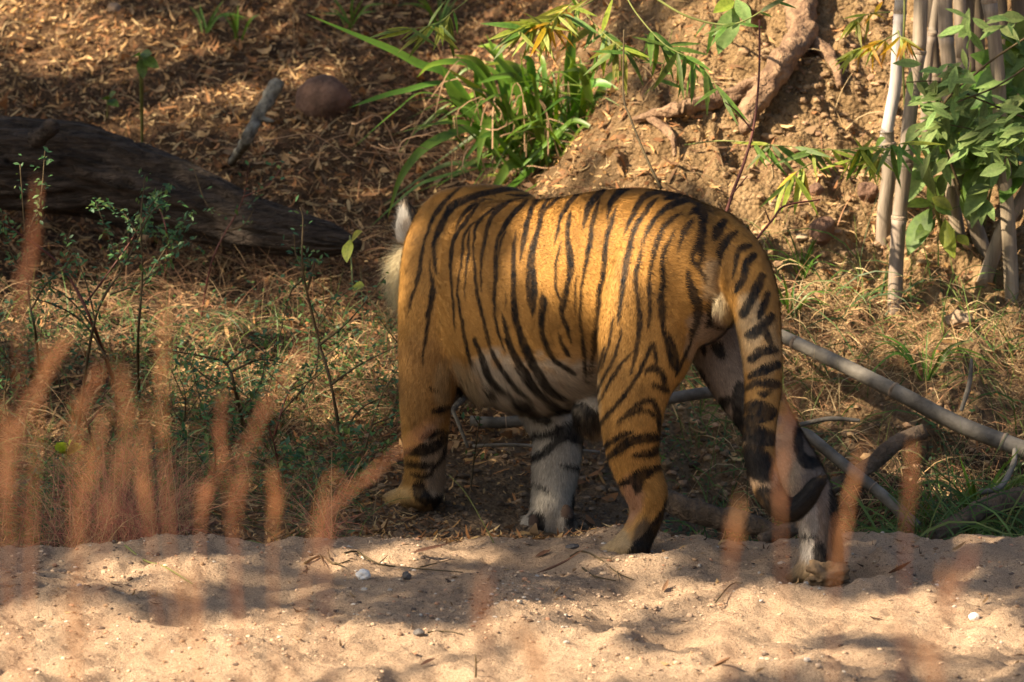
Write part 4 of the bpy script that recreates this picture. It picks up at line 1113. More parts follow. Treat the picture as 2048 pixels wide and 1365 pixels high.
# ------------------------------------------------------------------ bamboo twigs with leaves
def twig(line, Ys, leaves, label, kinds=('bamboo',), r=.0022, size=(60, 110), spread=.9, down=.5, stem='stem_green', group='leafy bamboo twigs'):
    C = catmull(pts(line, Ys), 40)
    root = thing('bamboo_twig', C[0], label, 'twig', group)
    stm = tube_obj('stem', C, np.linspace(r, r * .45, 40), stem, root, seg=6)
    T = unit(np.gradient(C, axis=0))
    for k in range(leaves):
        f = random.uniform(.25, 1) ** .7; i = int(f * 39)
        d = T[i] * random.uniform(.3, 1.0) + np.array([random.gauss(0, spread), random.gauss(0, .4), random.gauss(-down, spread * .6)])
        n = np.array([random.gauss(0, .5), -.7, random.uniform(.1, 1)])
        place('leaf', random.choice(LV[random.choice(kinds)]), stm, C[i], d, n, mpx(random.uniform(*size), 1.5), random.uniform(.85, 1.35))
    return root
twig([(1230, -30), (1170, 10), (1100, 40), (1020, 62)], [1.75, 1.65, 1.55, 1.5], 48, 'yellow green bamboo spray arching over the grass clump', ('bamboo_lime', 'bamboo_lime', 'bamboo'), size=(40, 90))
twig([(1180, -30), (1130, 20), (1090, 55)], [1.7, 1.6, 1.5], 34, 'bright lime bamboo tips drooping over the grass clump', ('bamboo_lime', 'bamboo_yellow'), size=(40, 80))
twig([(960, -20), (910, 20), (870, 50), (800, 60)], [1.8, 1.75, 1.7, 1.65], 26, 'loose bamboo spray with curling leaves left of the grass clump', ('bamboo_lime', 'bamboo'), size=(40, 90))
twig([(1150, 0), (1200, 60), (1260, 110)], [1.75, 1.6, 1.5], 34, 'dense dark bamboo spray beside the grass clump', ('bamboo', 'bamboo_lime'), size=(45, 95))
twig([(1245, -20), (1275, 30), (1330, 90), (1400, 130), (1450, 200)], [1.7, 1.6, 1.5, 1.45, 1.4], 26, 'hanging bamboo twig with dark green pointed leaves before the bank', ('bamboo',), size=(60, 105), down=.9)
twig([(1300, -10), (1380, 35), (1470, 48), (1560, 0)], [1.6, 1.55, 1.5, 1.5], 9, 'arching green bamboo stem across the top of the bank', ('bamboo',), r=.004, size=(45, 80), down=.7)
twig([(1780, 25), (1740, 28), (1700, 45)], [1.75, 1.7, 1.65], 14, 'lime fan of bamboo leaves left of the white culm', ('bamboo_lime', 'bamboo_yellow'), size=(36, 66), spread=.6, down=.25)
twig([(1798, 64), (1760, 85), (1700, 105)], [1.7, 1.65, 1.6], 18, 'second lime fan of bamboo leaves across the white culm', ('bamboo_lime', 'bamboo_lime', 'bamboo_yellow'), size=(40, 72), spread=.6, down=.4)
twig([(1796, 62), (1800, 72), (1815, 84)], [1.66, 1.62, 1.6], 9, 'yellowing bamboo leaf tuft hanging on the white culm', ('bamboo_yellow', 'bamboo_lime'), size=(40, 62), spread=.7, down=.7)
twig([(1370, 290), (1450, 282), (1560, 292), (1680, 300), (1830, 285)], [1.7, 1.6, 1.5, 1.45, 1.4], 34, 'long level bamboo twig with green leaves crossing the bank', ('bamboo', 'bamboo', 'bamboo_lime'), size=(50, 95), spread=.7, down=.7)
twig([(1640, 320), (1600, 340), (1570, 370)], [1.5, 1.42, 1.36], 10, 'small bamboo spray with one long yellow edged leaf', ('bamboo', 'bamboo_lime', 'bamboo_yellow'), size=(60, 110), spread=.5, down=.7)
twig([(1820, 300), (1760, 315), (1690, 320)], [1.6, 1.5, 1.45], 16, 'pale lime bamboo leaves at the foot of the white culm', ('bamboo_lime',), size=(45, 90), spread=.7, down=.2)
twig([(1290, 190), (1320, 150), (1345, 60)], [1.7, 1.65, 1.6], 8, 'thin upright bamboo twig beside the long red stem', ('bamboo',), size=(40, 70))

# slender stems
def stem(name, line, Ys, rpx, mat, label, cat='stem', side=()):
    C = catmull(pts(line, Ys), 40)
    root = thing(name, C[0], label, cat)
    tube_obj('shaft', C, np.linspace(mpx(rpx[0], 1.5), mpx(rpx[1], 1.5), 40), mat, root, seg=8)
    for s in side:
        D = catmull(pts(s, [Ys[0] if hasattr(Ys, '__len__') else Ys] * len(s)), 16)
        tube_obj('side_shoot', D, np.linspace(mpx(rpx[1] * .9, 1.5), mpx(1, 1.5), 16), mat, root, seg=6)
    return root
stem('slender_sapling', [(1448, 440), (1466, 385), (1490, 320), (1508, 250), (1518, 150), (1519, 40)], [1.0, 1.05, 1.1, 1.15, 1.2, 1.25], (3.6, 1.8), 'stem_red', 'long dark red stem rising from behind the rump', side=([(1460, 395), (1495, 352)], [(1505, 262), (1475, 225), (1450, 205)]))
stem('slender_sapling', [(1322, 378), (1290, 310), (1262, 240), (1247, 190), (1248, 60)], [1.2, 1.25, 1.3, 1.35, 1.4], (3, 1.6), 'stem_dark', 'thin dark stem curving up behind the back of the tiger')
stem('slender_sapling', [(1500, 500), (1520, 470), (1545, 440), (1570, 412), (1640, 400)], [1.1, 1.15, 1.2, 1.25, 1.3], (2.8, 1.8), 'stem_red', 'short crooked red stem above the rump', side=([(1540, 445), (1530, 420)],))
stem('slender_sapling', [(1920, 380), (1880, 230), (1960, 140), (2060, 70)], [1.75, 1.7, 1.65, 1.6], (3, 2), 'stem_dark', 'brown climber stem twining across the bamboo culms')

# ------------------------------------------------------------------ leafy shrub over the culms and broad-leaved seedlings
def shrub(name, label, stems, fans, kinds, size, Y, down=.35):
    root = thing(name, at(*stems[0][0], Y), label, 'shrub')
    for s in stems:
        C = catmull(pts(s, np.linspace(Y, Y - .12, len(s))), 24)
        stm = tube_obj('stem', C, np.linspace(.0035, .0015, 24), 'stem_dark', root, seg=6)
    for fx, fy, n, rad in fans:
        n = int(n * 1.6)
        c = at(fx, fy, Y - random.uniform(.02, .16))
        for k in range(n):
            a = random.uniform(0, 6.28); rr = mpx(rad, Y) * math.sqrt(random.random())
            p = c + np.array([math.cos(a) * rr, random.uniform(-.05, .05), math.sin(a) * rr])
            d = np.array([random.gauss(-.25, .8), random.gauss(-.15, .35), random.gauss(-down, .5)])
            nn = np.array([random.gauss(-.2, .4), -.6, random.uniform(.3, 1.1)])
            place('leaf', random.choice(LV[random.choice(kinds)]), stm, p, d, nn, mpx(random.uniform(*size), Y), random.uniform(.85, 1.2))
    return root
shrub('climbing_shrub', 'dusty green climber with many oval leaflets draped over the bamboo culms', [[(2060, 130), (1990, 175), (1905, 210), (1830, 265)], [(2060, 240), (1960, 200), (1880, 165), (1812, 165)], [(2050, 300), (1990, 270), (1900, 250)]],
      [(1935, 70, 7, 34), (1920, 125, 6, 30), (1850, 165, 7, 42), (1895, 175, 7, 30), (1870, 225, 10, 36), (1905, 245, 12, 40), (1950, 215, 12, 40), (1985, 245, 10, 34), (2020, 270, 10, 34), (1960, 280, 10, 34), (1860, 270, 8, 36), (1900, 300, 8, 36), (2000, 310, 8, 30), (2010, 45, 5, 20), (1940, 160, 5, 25), (2040, 225, 6, 26)], ('dusty', 'dusty', 'dusty', 'broad_dusty'), (34, 62), 1.62)
shrub('leafy_bush', 'broad dark green leaves of a bush filling the gap behind the last culms', [[(2060, 400), (2030, 300), (2020, 180)]],
      [(2030, 150, 8, 34), (2040, 190, 8, 30), (2030, 330, 9, 36), (2000, 190, 6, 26), (2040, 100, 5, 22), (1940, 330, 7, 40), (1880, 350, 5, 26), (1980, 290, 6, 36)], ('broad', 'broad_dusty'), (70, 120), 1.95, down=.2)
def seedling(label, base, leaves, Y, kinds):
    root = thing('seedling', gp(*base), label, 'seedling')
    b = np.array(root.location)
    for (x0, y0, x1, y1, kind) in leaves:
        p0, p1 = at(x0, y0, Y), at(x1, y1, Y - .06)
        L = np.linalg.norm(p1 - p0)
        stm = tube_obj('stem', catmull([b, b * .4 + p0 * .6 + np.array([0, 0, .02]), p0], 10), np.linspace(.003, .0015, 10), 'stem_green', root, seg=6)
        place('leaf', random.choice(LV[kind]), stm, p0, p1 - p0, (random.gauss(-.25, .2), -.75, .6), L, 1.05)
    return root
seedling('seedling with large glossy veined leaves at the foot of the bamboo', (1885, 480), [(1862, 405, 1818, 408, 'broad'), (1862, 418, 1812, 500, 'broad'), (1870, 440, 1832, 470, 'broad'), (1865, 395, 1900, 412, 'broad_lime'), (1870, 402, 1900, 428, 'broad'), (1890, 440, 1898, 512, 'broad_lime'), (1868, 390, 1846, 325, 'broad_dusty'), (1880, 390, 1886, 348, 'broad_dusty'), (1858, 330, 1850, 300, 'broad_dusty'), (1915, 470, 1936, 488, 'broad_lime')], 1.68, None)
seedling('seedling with folded dusty leaves between the kinked and scarred culms', (1968, 460), [(1975, 368, 1928, 425, 'broad_dusty'), (1966, 398, 1940, 448, 'dusty'), (1966, 400, 1962, 448, 'dusty'), (1970, 398, 1988, 440, 'dusty'), (1985, 372, 1935, 380, 'broad_dusty'), (1995, 340, 1982, 375, 'dusty')], 1.62, None)
seedling('two pale large leaves hanging at the top of the bank', (1465, 90), [(1472, 15, 1438, 98, 'broad_dusty'), (1472, 0, 1500, 42, 'broad_dusty'), (1468, 2, 1430, 20, 'broad_lime')], 1.65, None)
seedling('dark leaved seedling with one stem on the litter slope', (285, 330), [(278, 112, 262, 105, 'broad'), (282, 118, 286, 150, 'broad'), (286, 115, 312, 130, 'broad'), (280, 110, 300, 106, 'broad')], 2.7, None)
seedling('tiny bright lime seedling in a sun fleck on the left', (135, 925), [(132, 905, 112, 882, 'broad_lime'), (134, 905, 158, 890, 'broad_lime'), (133, 908, 108, 902, 'broad_lime'), (135, 905, 138, 880, 'broad_lime')], .85, None)
seedling('small green seedling below the dark leaved one', (215, 240), [(215, 200, 200, 188, 'broad'), (216, 202, 232, 205, 'broad'), (215, 202, 222, 182, 'broad')], 2.9, None)
seedling('pale green seedling on bare soil beside the tiger shoulder', (700, 500), [(700, 480, 690, 520, 'broad_lime'), (702, 485, 712, 460, 'broad_lime'), (705, 575, 725, 570, 'broad_lime')], 1.9, None)
seedling('yellow green leaf pair at the foot of the white culm', (1740, 345), [(1752, 318, 1742, 345, 'broad_lime'), (1745, 300, 1722, 305, 'broad_lime'), (1750, 295, 1765, 275, 'broad')], 1.8, None)
# ------------------------------------------------------------------ thin-branched saplings on the left
def sapling(label, lines, Y, rpx=4.0, leaves=60, lscale=1.0):
    b = gp(*lines[0][0])
    root = thing('sapling', b, label, 'sapling', 'thin branched saplings on the left')
    mb = MB()
    for k, ln in enumerate(lines):
        Yk = (b[1] if Y is None else Y) + random.uniform(-.06, .06) * (k > 0)
        P = pts(ln, [Yk + random.uniform(-.05, .05) * (j > 0) for j in range(len(ln))])
        if k == 0: P[0] = b - np.array([0, 0, .01])
        C = catmull(P, 30)
        r = mpx(rpx, 1.0) * (1 if k == 0 else .62)
        tube_obj('stem' if k == 0 else 'branch', C, np.linspace(r, r * .3, 30) * (1 + .15 * np.sin(np.linspace(0, 40, 30))), 'stem_dark' if k % 3 else random.choice(['stem_dark', 'stem_red', 'stem_dark']), root, seg=7, lump=.1)
        for q in range(leaves // len(lines)):
            i = random.randrange(6, 30)
            p = C[i] + np.array([random.gauss(0, .012), random.gauss(0, .012), random.gauss(0, .012)])
            d = unit(np.array([random.gauss(0, 1), random.gauss(0, .6), random.gauss(.1, .7)]))
            L = random.uniform(.009, .022) * lscale
            V, Q = blade(np.array([p, p + d * L * .5, p + d * L]), [L * .12, L * .55, L * .05], (random.gauss(0, .4), -.5, .8), .15)
            mb.add(V, Q, col=np.array(random.choice([(.05, .13, .045), (.07, .17, .05), (.045, .12, .06), (.10, .16, .04)])) * random.uniform(.7, 1.2))
    f = obj('foliage', mb.mesh('foliage'), MAT['tinted_green'], root); f['kind'] = 'stuff'
sapling('tall bare forked sapling between log and tiger foreleg', [[(700, 985), (685, 900), (662, 770), (640, 690), (615, 590), (604, 520), (606, 440), (600, 415)], [(608, 540), (592, 510), (588, 470)], [(614, 580), (628, 530), (626, 515)], [(640, 690), (700, 640), (770, 555)], [(662, 770), (720, 730), (800, 690)], [(604, 560), (580, 590), (556, 690)], [(680, 880), (720, 820), (780, 790)]], .95, 4.2, 150)
sapling('low dark sapling with a wide fork in the middle of the thicket', [[(488, 855), (470, 780), (452, 728), (400, 712), (330, 700)], [(452, 728), (500, 690), (540, 668)], [(470, 780), (420, 760), (370, 720)], [(460, 745), (520, 720), (580, 730)], [(480, 820), (520, 770), (532, 700)]], 1.0, 4.2, 170)
sapling('reddish slanting sapling at the left edge of the thicket', [[(228, 760), (190, 660), (150, 575), (110, 520), (20, 455), (-20, 430)], [(190, 660), (140, 600), (80, 560)], [(215, 720), (160, 640), (70, 600), (-10, 625)], [(170, 610), (250, 500), (300, 420)]], 1.2, 4.2, 170)
sapling('straight thin sapling rising in front of the log', [[(278, 800), (276, 680), (284, 560), (282, 440), (290, 350)], [(280, 580), (330, 500), (385, 420)], [(282, 480), (240, 420), (180, 410)], [(284, 440), (310, 400), (330, 380)]], 1.15, 3.6, 190)
sapling('thorny small leaved sapling near the frame edge of the thicket', [[(80, 745), (70, 660), (58, 600), (52, 500), (40, 330)], [(62, 620), (100, 560), (160, 520)], [(56, 560), (20, 500), (0, 420)], [(50, 480), (80, 400), (90, 300)]], 1.15, 3.4, 170)
sapling('crossing sapling stems under the log with tiny leaves', [[(150, 900), (190, 640), (250, 530), (300, 430), (340, 400)], [(190, 640), (170, 560), (130, 470)], [(220, 590), (290, 560), (380, 480)], [(245, 540), (220, 480), (190, 400)]], 1.1, 3.4, 170)
sapling('weedy stem with small green leaves before the foreleg', [[(715, 960), (730, 900), (760, 800), (800, 730)], [(730, 900), (700, 850), (650, 860)], [(745, 850), (790, 830), (815, 790)], [(725, 920), (760, 900), (790, 880)]], .75, 2.6, 120)
sapling('upright weed in the gully between the forelegs', [[(940, 985), (948, 920), (958, 850), (965, 790)], [(948, 920), (975, 880)], [(958, 850), (940, 820)]], .95, 2.4, 16)
sapling('bushy low weed by the sand edge in the thicket', [[(420, 1010), (430, 900), (400, 800), (380, 720)], [(430, 900), (480, 830), (520, 780)], [(425, 950), (370, 880), (330, 860)], [(410, 840), (450, 780)]], .7, 2.6, 200, 1.2)
sapling('leafy weed low in front of the tiger paw', [[(620, 1040), (640, 960), (680, 900), (710, 860)], [(640, 960), (600, 920), (570, 900)], [(650, 940), (700, 930), (740, 940)]], .5, 2.4, 160, 1.25)
sapling('green weedy tuft of stems before the dark end of log', [[(330, 560), (335, 480), (320, 420), (300, 395)], [(332, 480), (270, 440)], [(330, 500), (380, 440)]], 1.9, 2.6, 160, 1.2)

for k in range(9):
    bx, by = [(350, 900), (540, 900), (120, 820), (620, 800), (30, 900), (400, 640), (560, 1000), (780, 860), (200, 980)][k]
    tx = bx + random.gauss(0, 90); hgt = random.uniform(150, 330)
    L0 = [(bx, by), (bx + (tx - bx) * .3 + random.gauss(0, 12), by - hgt * .4), (bx + (tx - bx) * .7 + random.gauss(0, 14), by - hgt * .75), (tx, by - hgt)]
    br = []
    for j in range(5):
        f = random.uniform(.25, .85); q0 = np.array([np.interp(f, [0, .4, .75, 1], [p[i] for p in L0]) for i in (0, 1)])
        dx = random.choice([-1, 1]) * random.uniform(30, 90)
        br.append([tuple(q0), (q0[0] + dx * .6, q0[1] - random.uniform(15, 60)), (q0[0] + dx, q0[1] - random.uniform(40, 120))])
    sapling(['spindly dark stem between the low forked sapling and the straight one', 'spindly dark stem right beside the low dark forked sapling', 'spindly dark stem beside the tiny bright lime seedling', 'spindly dark stem next to the tall bare forked sapling', 'spindly dark stem behind the grey stone at the sand edge', 'spindly dark stem up the slope just below the log', 'spindly dark stem at the sand edge beside the leafy low weed', 'spindly dark stem close to the near forepaw of the tiger', 'spindly dark stem among the fine red grass at the sand edge'][k], [L0] + br, None, random.uniform(2, 3.2), 70)

def tuft(label, px, py, n, hpx, mat, spread=.5, cat='grass', wpx=5):
    g = gp(px, py)
    root = thing('grass_tuft', g, label, cat)
    for k in range(n):
        a = random.gauss(0, spread); h = hpx * random.uniform(.5, 1)
        big_blade([(px + random.gauss(0, 4), py), (px + math.sin(a) * h * .5, py - h * .55), (px + math.sin(a) * h * random.uniform(.9, 1.5), py - h * math.cos(a))], random.uniform(.6, 1.2) * wpx, root, g[1], random.uniform(-.06, .06), mat=mat, shade=random.uniform(.6, 1.1))
tuft('bright green grass tuft at the shady top of the litter slope', 412, 70, 9, 80, 'blade_green')
tuft('small grass tuft with a thin seed stalk beside the bright one', 474, 85, 7, 90, 'blade_green', .25)
tuft('short grass tuft behind the boulder', 700, 60, 10, 90, 'blade_green', .6)
tuft('yellowish grass tuft behind the shoulder of the tiger', 1010, 370, 12, 40, 'leaf_lime', .9)
tuft('young grass tuft beside the dark knob stone', 1605, 560, 12, 110, 'blade_green', .6)
tuft('arching grass tuft above the long pole near the tail', 1580, 640, 12, 100, 'blade_green', .8)
tuft('spreading grass tuft growing over the long pole', 1850, 770, 18, 150, 'blade_green', .95)
tuft('long bladed grass tuft at the sand edge below the long pole', 1960, 1060, 16, 190, 'blade_green', .7, wpx=8)
tuft('thin grass tuft at the foot of the pointed pole', 1840, 1060, 12, 130, 'blade_green', .6)
tuft('dark grass tuft at the top of the slope behind the clump', 880, 60, 12, 100, 'blade_green', .6)

# ------------------------------------------------------------------ leaf litter, straw, undergrowth, pebbles
def ground_normal(x, y, h=.02):
    zx = (zg(x + h, y) - zg(x - h, y)) / (2 * h); zy = (zg(x, y + h) - zg(x, y - h)) / (2 * h)
    return unit(np.stack([-zx, -zy, np.ones_like(zx)], -1))

def scatter(n, x0, x1, y0, y1, dens):
    out = []
    got = 0
    while got < n:
        x = rng.uniform(x0, x1, n); y = rng.uniform(y0, y1, n)
        k = rng.random(n) < dens(x, y)
        out.append(np.stack([x[k], y[k]], -1)); got += int(k.sum())
    return np.concatenate(out)[:n]

def pick(pal, n, lo=.7, hi=1.25):
    pal = np.array(pal)
    return pal[rng.integers(0, len(pal), n)] * rng.uniform(lo, hi, n)[:, None]

DRY = [(.46, .28, .12), (.58, .42, .21), (.36, .18, .075), (.26, .125, .055), (.13, .075, .04), (.50, .33, .16), (.30, .20, .11), (.20, .11, .055)]

def litter(name, n, region, dens, lrange, aspect, pal, label, lift=.012, mat='tinted', curl=.5, tilt=.45):
    xy = scatter(n, *region, dens)
    x, y = xy[:, 0], xy[:, 1]
    N = ground_normal(x, y); N = unit(N + rng.normal(0, tilt, (n, 3)))
    a = rng.uniform(0, 2 * math.pi, n)
    D = np.stack([np.cos(a), np.sin(a), np.zeros(n)], -1); D = unit(D - (D * N).sum(1, keepdims=True) * N)
    S = np.cross(N, D)
    L = rng.uniform(*lrange, n); W = L * rng.uniform(*aspect, n)
    c = np.stack([x, y, zg(x, y) + rng.uniform(.0, lift, n)], -1)
    cu = rng.normal(0, curl, n) * L
    st = [(0, .12), (.3, .95), (.65, .85), (1, .05)]
    V = []
    for s, w in st:
        p = c + D * ((s - .5) * L)[:, None] + N * (cu * (s - .5) ** 2 * 2)[:, None]
        tw = rng.normal(0, .1, n)[:, None]
        V += [p - (S + N * tw) * (W * w / 2)[:, None], p + (S + N * tw) * (W * w / 2)[:, None]]
    V = np.stack(V, 1)
    k = np.arange(n)[:, None, None] * 8
    q = np.array([[0, 2, 3, 1], [2, 4, 5, 3], [4, 6, 7, 5]])[None]
    col = np.repeat(pick(pal, n), 8, 0)
    o = obj(name, mesh_from(name, V.reshape(-1, 3), (k + q).reshape(-1, 4), col), MAT[mat])
    return tag(o, label, 'litter', None, 'stuff')

def ld(x, y):      # litter: thick on the left slope, thin on the right bank
    r = sstep(.15, .75, x + .2 * vnoise(x * 2, y * 2))
    d = (1 - r) * 1.0 + r * (.10 + .32 * np.clip(vnoise(x * 3 + 3, y * 3) + .2, 0, 1))
    gully = sstep(.45, .6, y) * (1 - sstep(1.0, 1.4, y)) * sstep(-.35, -.1, x)
    hol = (1 - sstep(-.75, -.5, x)) * sstep(1.95, 2.2, y) * (1 - sstep(2.55, 2.75, y))
    d = d * (1 - .0)
    return d * (1 - .93 * gully) * (1 - .7 * hol) * sstep(.28, .5, y)
litter('leaf_litter', 22000, (-1.9, 1.75, .3, 5.8), ld, (.018, .07), (.08, .20), DRY, 'dry bamboo leaves covering the slope')
litter('broad_litter', 1800, (-1.9, 1.75, .5, 5.8), lambda x, y: ld(x, y) * (1 - .5 * sstep(.2, .8, x)), (.025, .06), (.35, .6), DRY[2:], 'broad brown leaves lying among the litter', lift=.015, curl=.8)
litter('litter_crumbs', 30000, (-1.9, 1.75, .25, 5.5), lambda x, y: np.maximum(ld(x, y), .25 * sstep(.3, .6, y)), (.008, .022), (.2, .6), DRY, 'crumbled leaf bits on the soil')
litter('sand_litter', 900, (-1.7, 1.7, -3.2, .4), lambda x, y: np.clip(.12 + vnoise(x * 2.2, y * 1.5 + 3), 0, 1), (.008, .035), (.08, .3), [(.20, .12, .06), (.10, .06, .035), (.36, .24, .12), (.06, .04, .03)], 'scraps of leaf and straw on the sand', lift=.003, tilt=.2)

sides = lambda x, y: ((np.abs(x) > 1.7) * sstep(.35, .6, y) * (.35 + .4 * vnoise(x * 2, y * 2)) * np.where(x > 0, .8, 1.6)).clip(0, 1)
litter('leaf_litter', 7000, (-3.2, 3.4, .3, 4.5), sides, (.02, .075), (.08, .22), DRY, 'dry leaves on the slopes beyond the picture edges')
def straw(name, n, region, dens, lrange, wrange, pal, label, lean=1.0, mat='tinted', sag=.6, cat='grass'):
    xy = scatter(n, *region, dens); x, y = xy[:, 0], xy[:, 1]
    c = np.stack([x, y, zg(x, y) - .004], -1)
    a = rng.uniform(0, 2 * math.pi, n); le = np.abs(rng.normal(lean, .45, n))
    H = np.stack([np.cos(a), np.sin(a), np.zeros(n)], -1)
    L = rng.uniform(*lrange, n); W = rng.uniform(*wrange, n)
    view = unit(np.stack([rng.normal(0, .5, n), -np.ones(n), rng.uniform(.1, .6, n)], -1))
    V = []
    m = 6
    for i in range(m):
        s = i / (m - 1)
        ang = np.clip(le * (.55 + sag * s * 1.4), 0, 2.0)
        p = c + (H * np.sin(ang)[:, None] + np.array([0, 0, 1.0]) * np.cos(ang)[:, None]) * (L * s)[:, None]
        gz = zg(p[:, 0], p[:, 1]) + .002 + .004 * rng.random(n)
        p[:, 2] = np.maximum(p[:, 2], gz)
        S = unit(np.cross(H + np.array([0, 0, .3]), view))
        w = W * (1 - .85 * s ** 2)
        V += [p - S * (w / 2)[:, None], p + S * (w / 2)[:, None]]
    V = np.stack(V, 1)
    k = np.arange(n)[:, None, None] * (2 * m)
    q = np.array([[2 * i, 2 * i + 2, 2 * i + 3, 2 * i + 1] for i in range(m - 1)])[None]
    col = np.repeat(pick(pal, n), 2 * m, 0)
    o = obj(name, mesh_from(name, V.reshape(-1, 3), (k + q).reshape(-1, 4), col), MAT[mat])
    return tag(o, label, cat, None, 'stuff')
STRAW = [(.44, .31, .16), (.30, .19, .10), (.52, .40, .23), (.20, .12, .07), (.36, .20, .11)]
GREEN = [(.06, .13, .03), (.09, .17, .04), (.13, .19, .05), (.05, .10, .035)]
left = lambda x, y: (1 - sstep(-.62, -.30, x - .25 * sstep(1.0, 1.5, y))) * np.clip(.55 + .7 * vnoise(x * 2.5, y * 2.5), .05, 1)
straw('dry_straw', 4200, (-1.75, .1, .32, 2.9), left, (.06, .26), (.0012, .003), [(.30, .20, .11), (.22, .13, .075), (.38, .27, .15), (.15, .09, .05), (.26, .14, .08)], 'tangled dry straw on the left slope', 1.1)  # palette darkened from STRAW, thicket shade put into the colour
straw('dry_straw', 1500, (-1.9, .6, 2.3, 5.8), lambda x, y: .5 + .5 * vnoise(x * 2, y * 2), (.04, .15), (.0015, .003), STRAW, 'sparse dry straw above the log', 1.0)
straw('green_grass', 1700, (-1.75, -.25, .32, 2.3), left, (.06, .22), (.0015, .0035), GREEN, 'thin green grass in the shaded thicket', .8, 'tinted_green')
tus = lambda x, y: np.clip(sstep(.55, .75, x) * (1 - sstep(1.15, 1.45, x - .2 * y)) * (.6 + .6 * vnoise(x * 4, y * 4)), 0, 1)
straw('dry_straw', 2600, (.45, 1.75, .75, 1.7), tus, (.08, .30), (.0012, .003), STRAW, 'tussock of bent straw below the long bamboo pole', 1.3, sag=.9)
straw('green_grass', 420, (.5, 1.75, .6, 1.9), lambda x, y: .4 + .6 * vnoise(x * 4, y * 4), (.10, .32), (.003, .006), GREEN, 'green grass blades around the fallen pole', .8, 'tinted_green', sag=.9)
straw('green_grass', 380, (.95, 1.75, .36, .95), lambda x, y: .8 + 0 * x, (.12, .36), (.004, .009), GREEN, 'long green grass blades over the sand edge', .75, 'tinted_green', sag=.8)
straw('dry_straw', 420, (.2, 1.7, 1.2, 2.6), lambda x, y: .4 + .6 * vnoise(x * 3, y * 3), (.05, .18), (.0015, .004), STRAW, 'loose straw on the right bank', 1.2)
straw('green_grass', 260, (.3, 1.5, 1.1, 1.9), lambda x, y: np.clip(vnoise(x * 3 + 9, y * 3), 0, 1), (.06, .2), (.002, .005), [(.12, .2, .04), (.2, .27, .07)], 'young grass on the right bank', .7, 'tinted_green')
straw('red_grass', 1100, (-1.5, -.46, .18, .55), lambda x, y: np.clip(.4 + vnoise(x * 3 + 2, y * 2), 0, 1), (.10, .34), (.0009, .0018), [(.40, .17, .12), (.46, .24, .15), (.34, .12, .10), (.42, .30, .16)], 'fine reddish grass stems along the sand edge', .55, sag=.5)

straw('dry_straw', 1800, (-3.2, 3.4, .4, 3.5), sides, (.06, .24), (.0015, .004), STRAW, 'dry straw on the slopes beyond the picture edges', 1.0)
straw('green_grass', 500, (-3.2, 3.4, .4, 1.6), sides, (.08, .28), (.003, .007), GREEN, 'green grass along the sand edge beyond the picture', .8, 'tinted_green')
def weed_leaves(name, n, region, dens, hmax, label):
    xy = scatter(n, *region, dens); x, y = xy[:, 0], xy[:, 1]
    c = np.stack([x, y, zg(x, y) + rng.random(n) ** 1.4 * hmax], -1)
    D = unit(rng.normal(0, 1, (n, 3)) * np.array([1, .7, .5])); N = unit(np.stack([rng.normal(0, .5, n), -.5 + 0 * x, .8 + 0 * x], -1)); S = unit(np.cross(N, D))
    L = rng.uniform(.008, .022, n)[:, None]; W = L * rng.uniform(.35, .6, n)[:, None]
    V = np.stack([c, c + D * L * .5 - S * W / 2, c + D * L, c + D * L * .5 + S * W / 2], 1).reshape(-1, 3)
    col = np.repeat(pick([(.05, .12, .045), (.06, .15, .04), (.09, .17, .05), (.04, .10, .055)], n), 4, 0)
    o = obj(name, mesh_from(name, V, np.arange(n * 4).reshape(-1, 4), col), MAT['tinted_green'])
    return tag(o, label, 'weeds', None, 'stuff')
weed_leaves('weed_leaves', 4000, (-1.75, -.2, .35, 2.3), lambda x, y: left(x, y) * np.clip(vnoise(x * 4, y * 4 + 5) * 1.6 + .15, 0, 1), .16, 'tiny green weed leaves in the thicket')
weed_leaves('weed_leaves', 900, (.4, 1.75, .6, 1.4), lambda x, y: np.clip(vnoise(x * 5, y * 5 + 5) * 1.6, 0, 1), .12, 'tiny green weed leaves under the fallen poles')

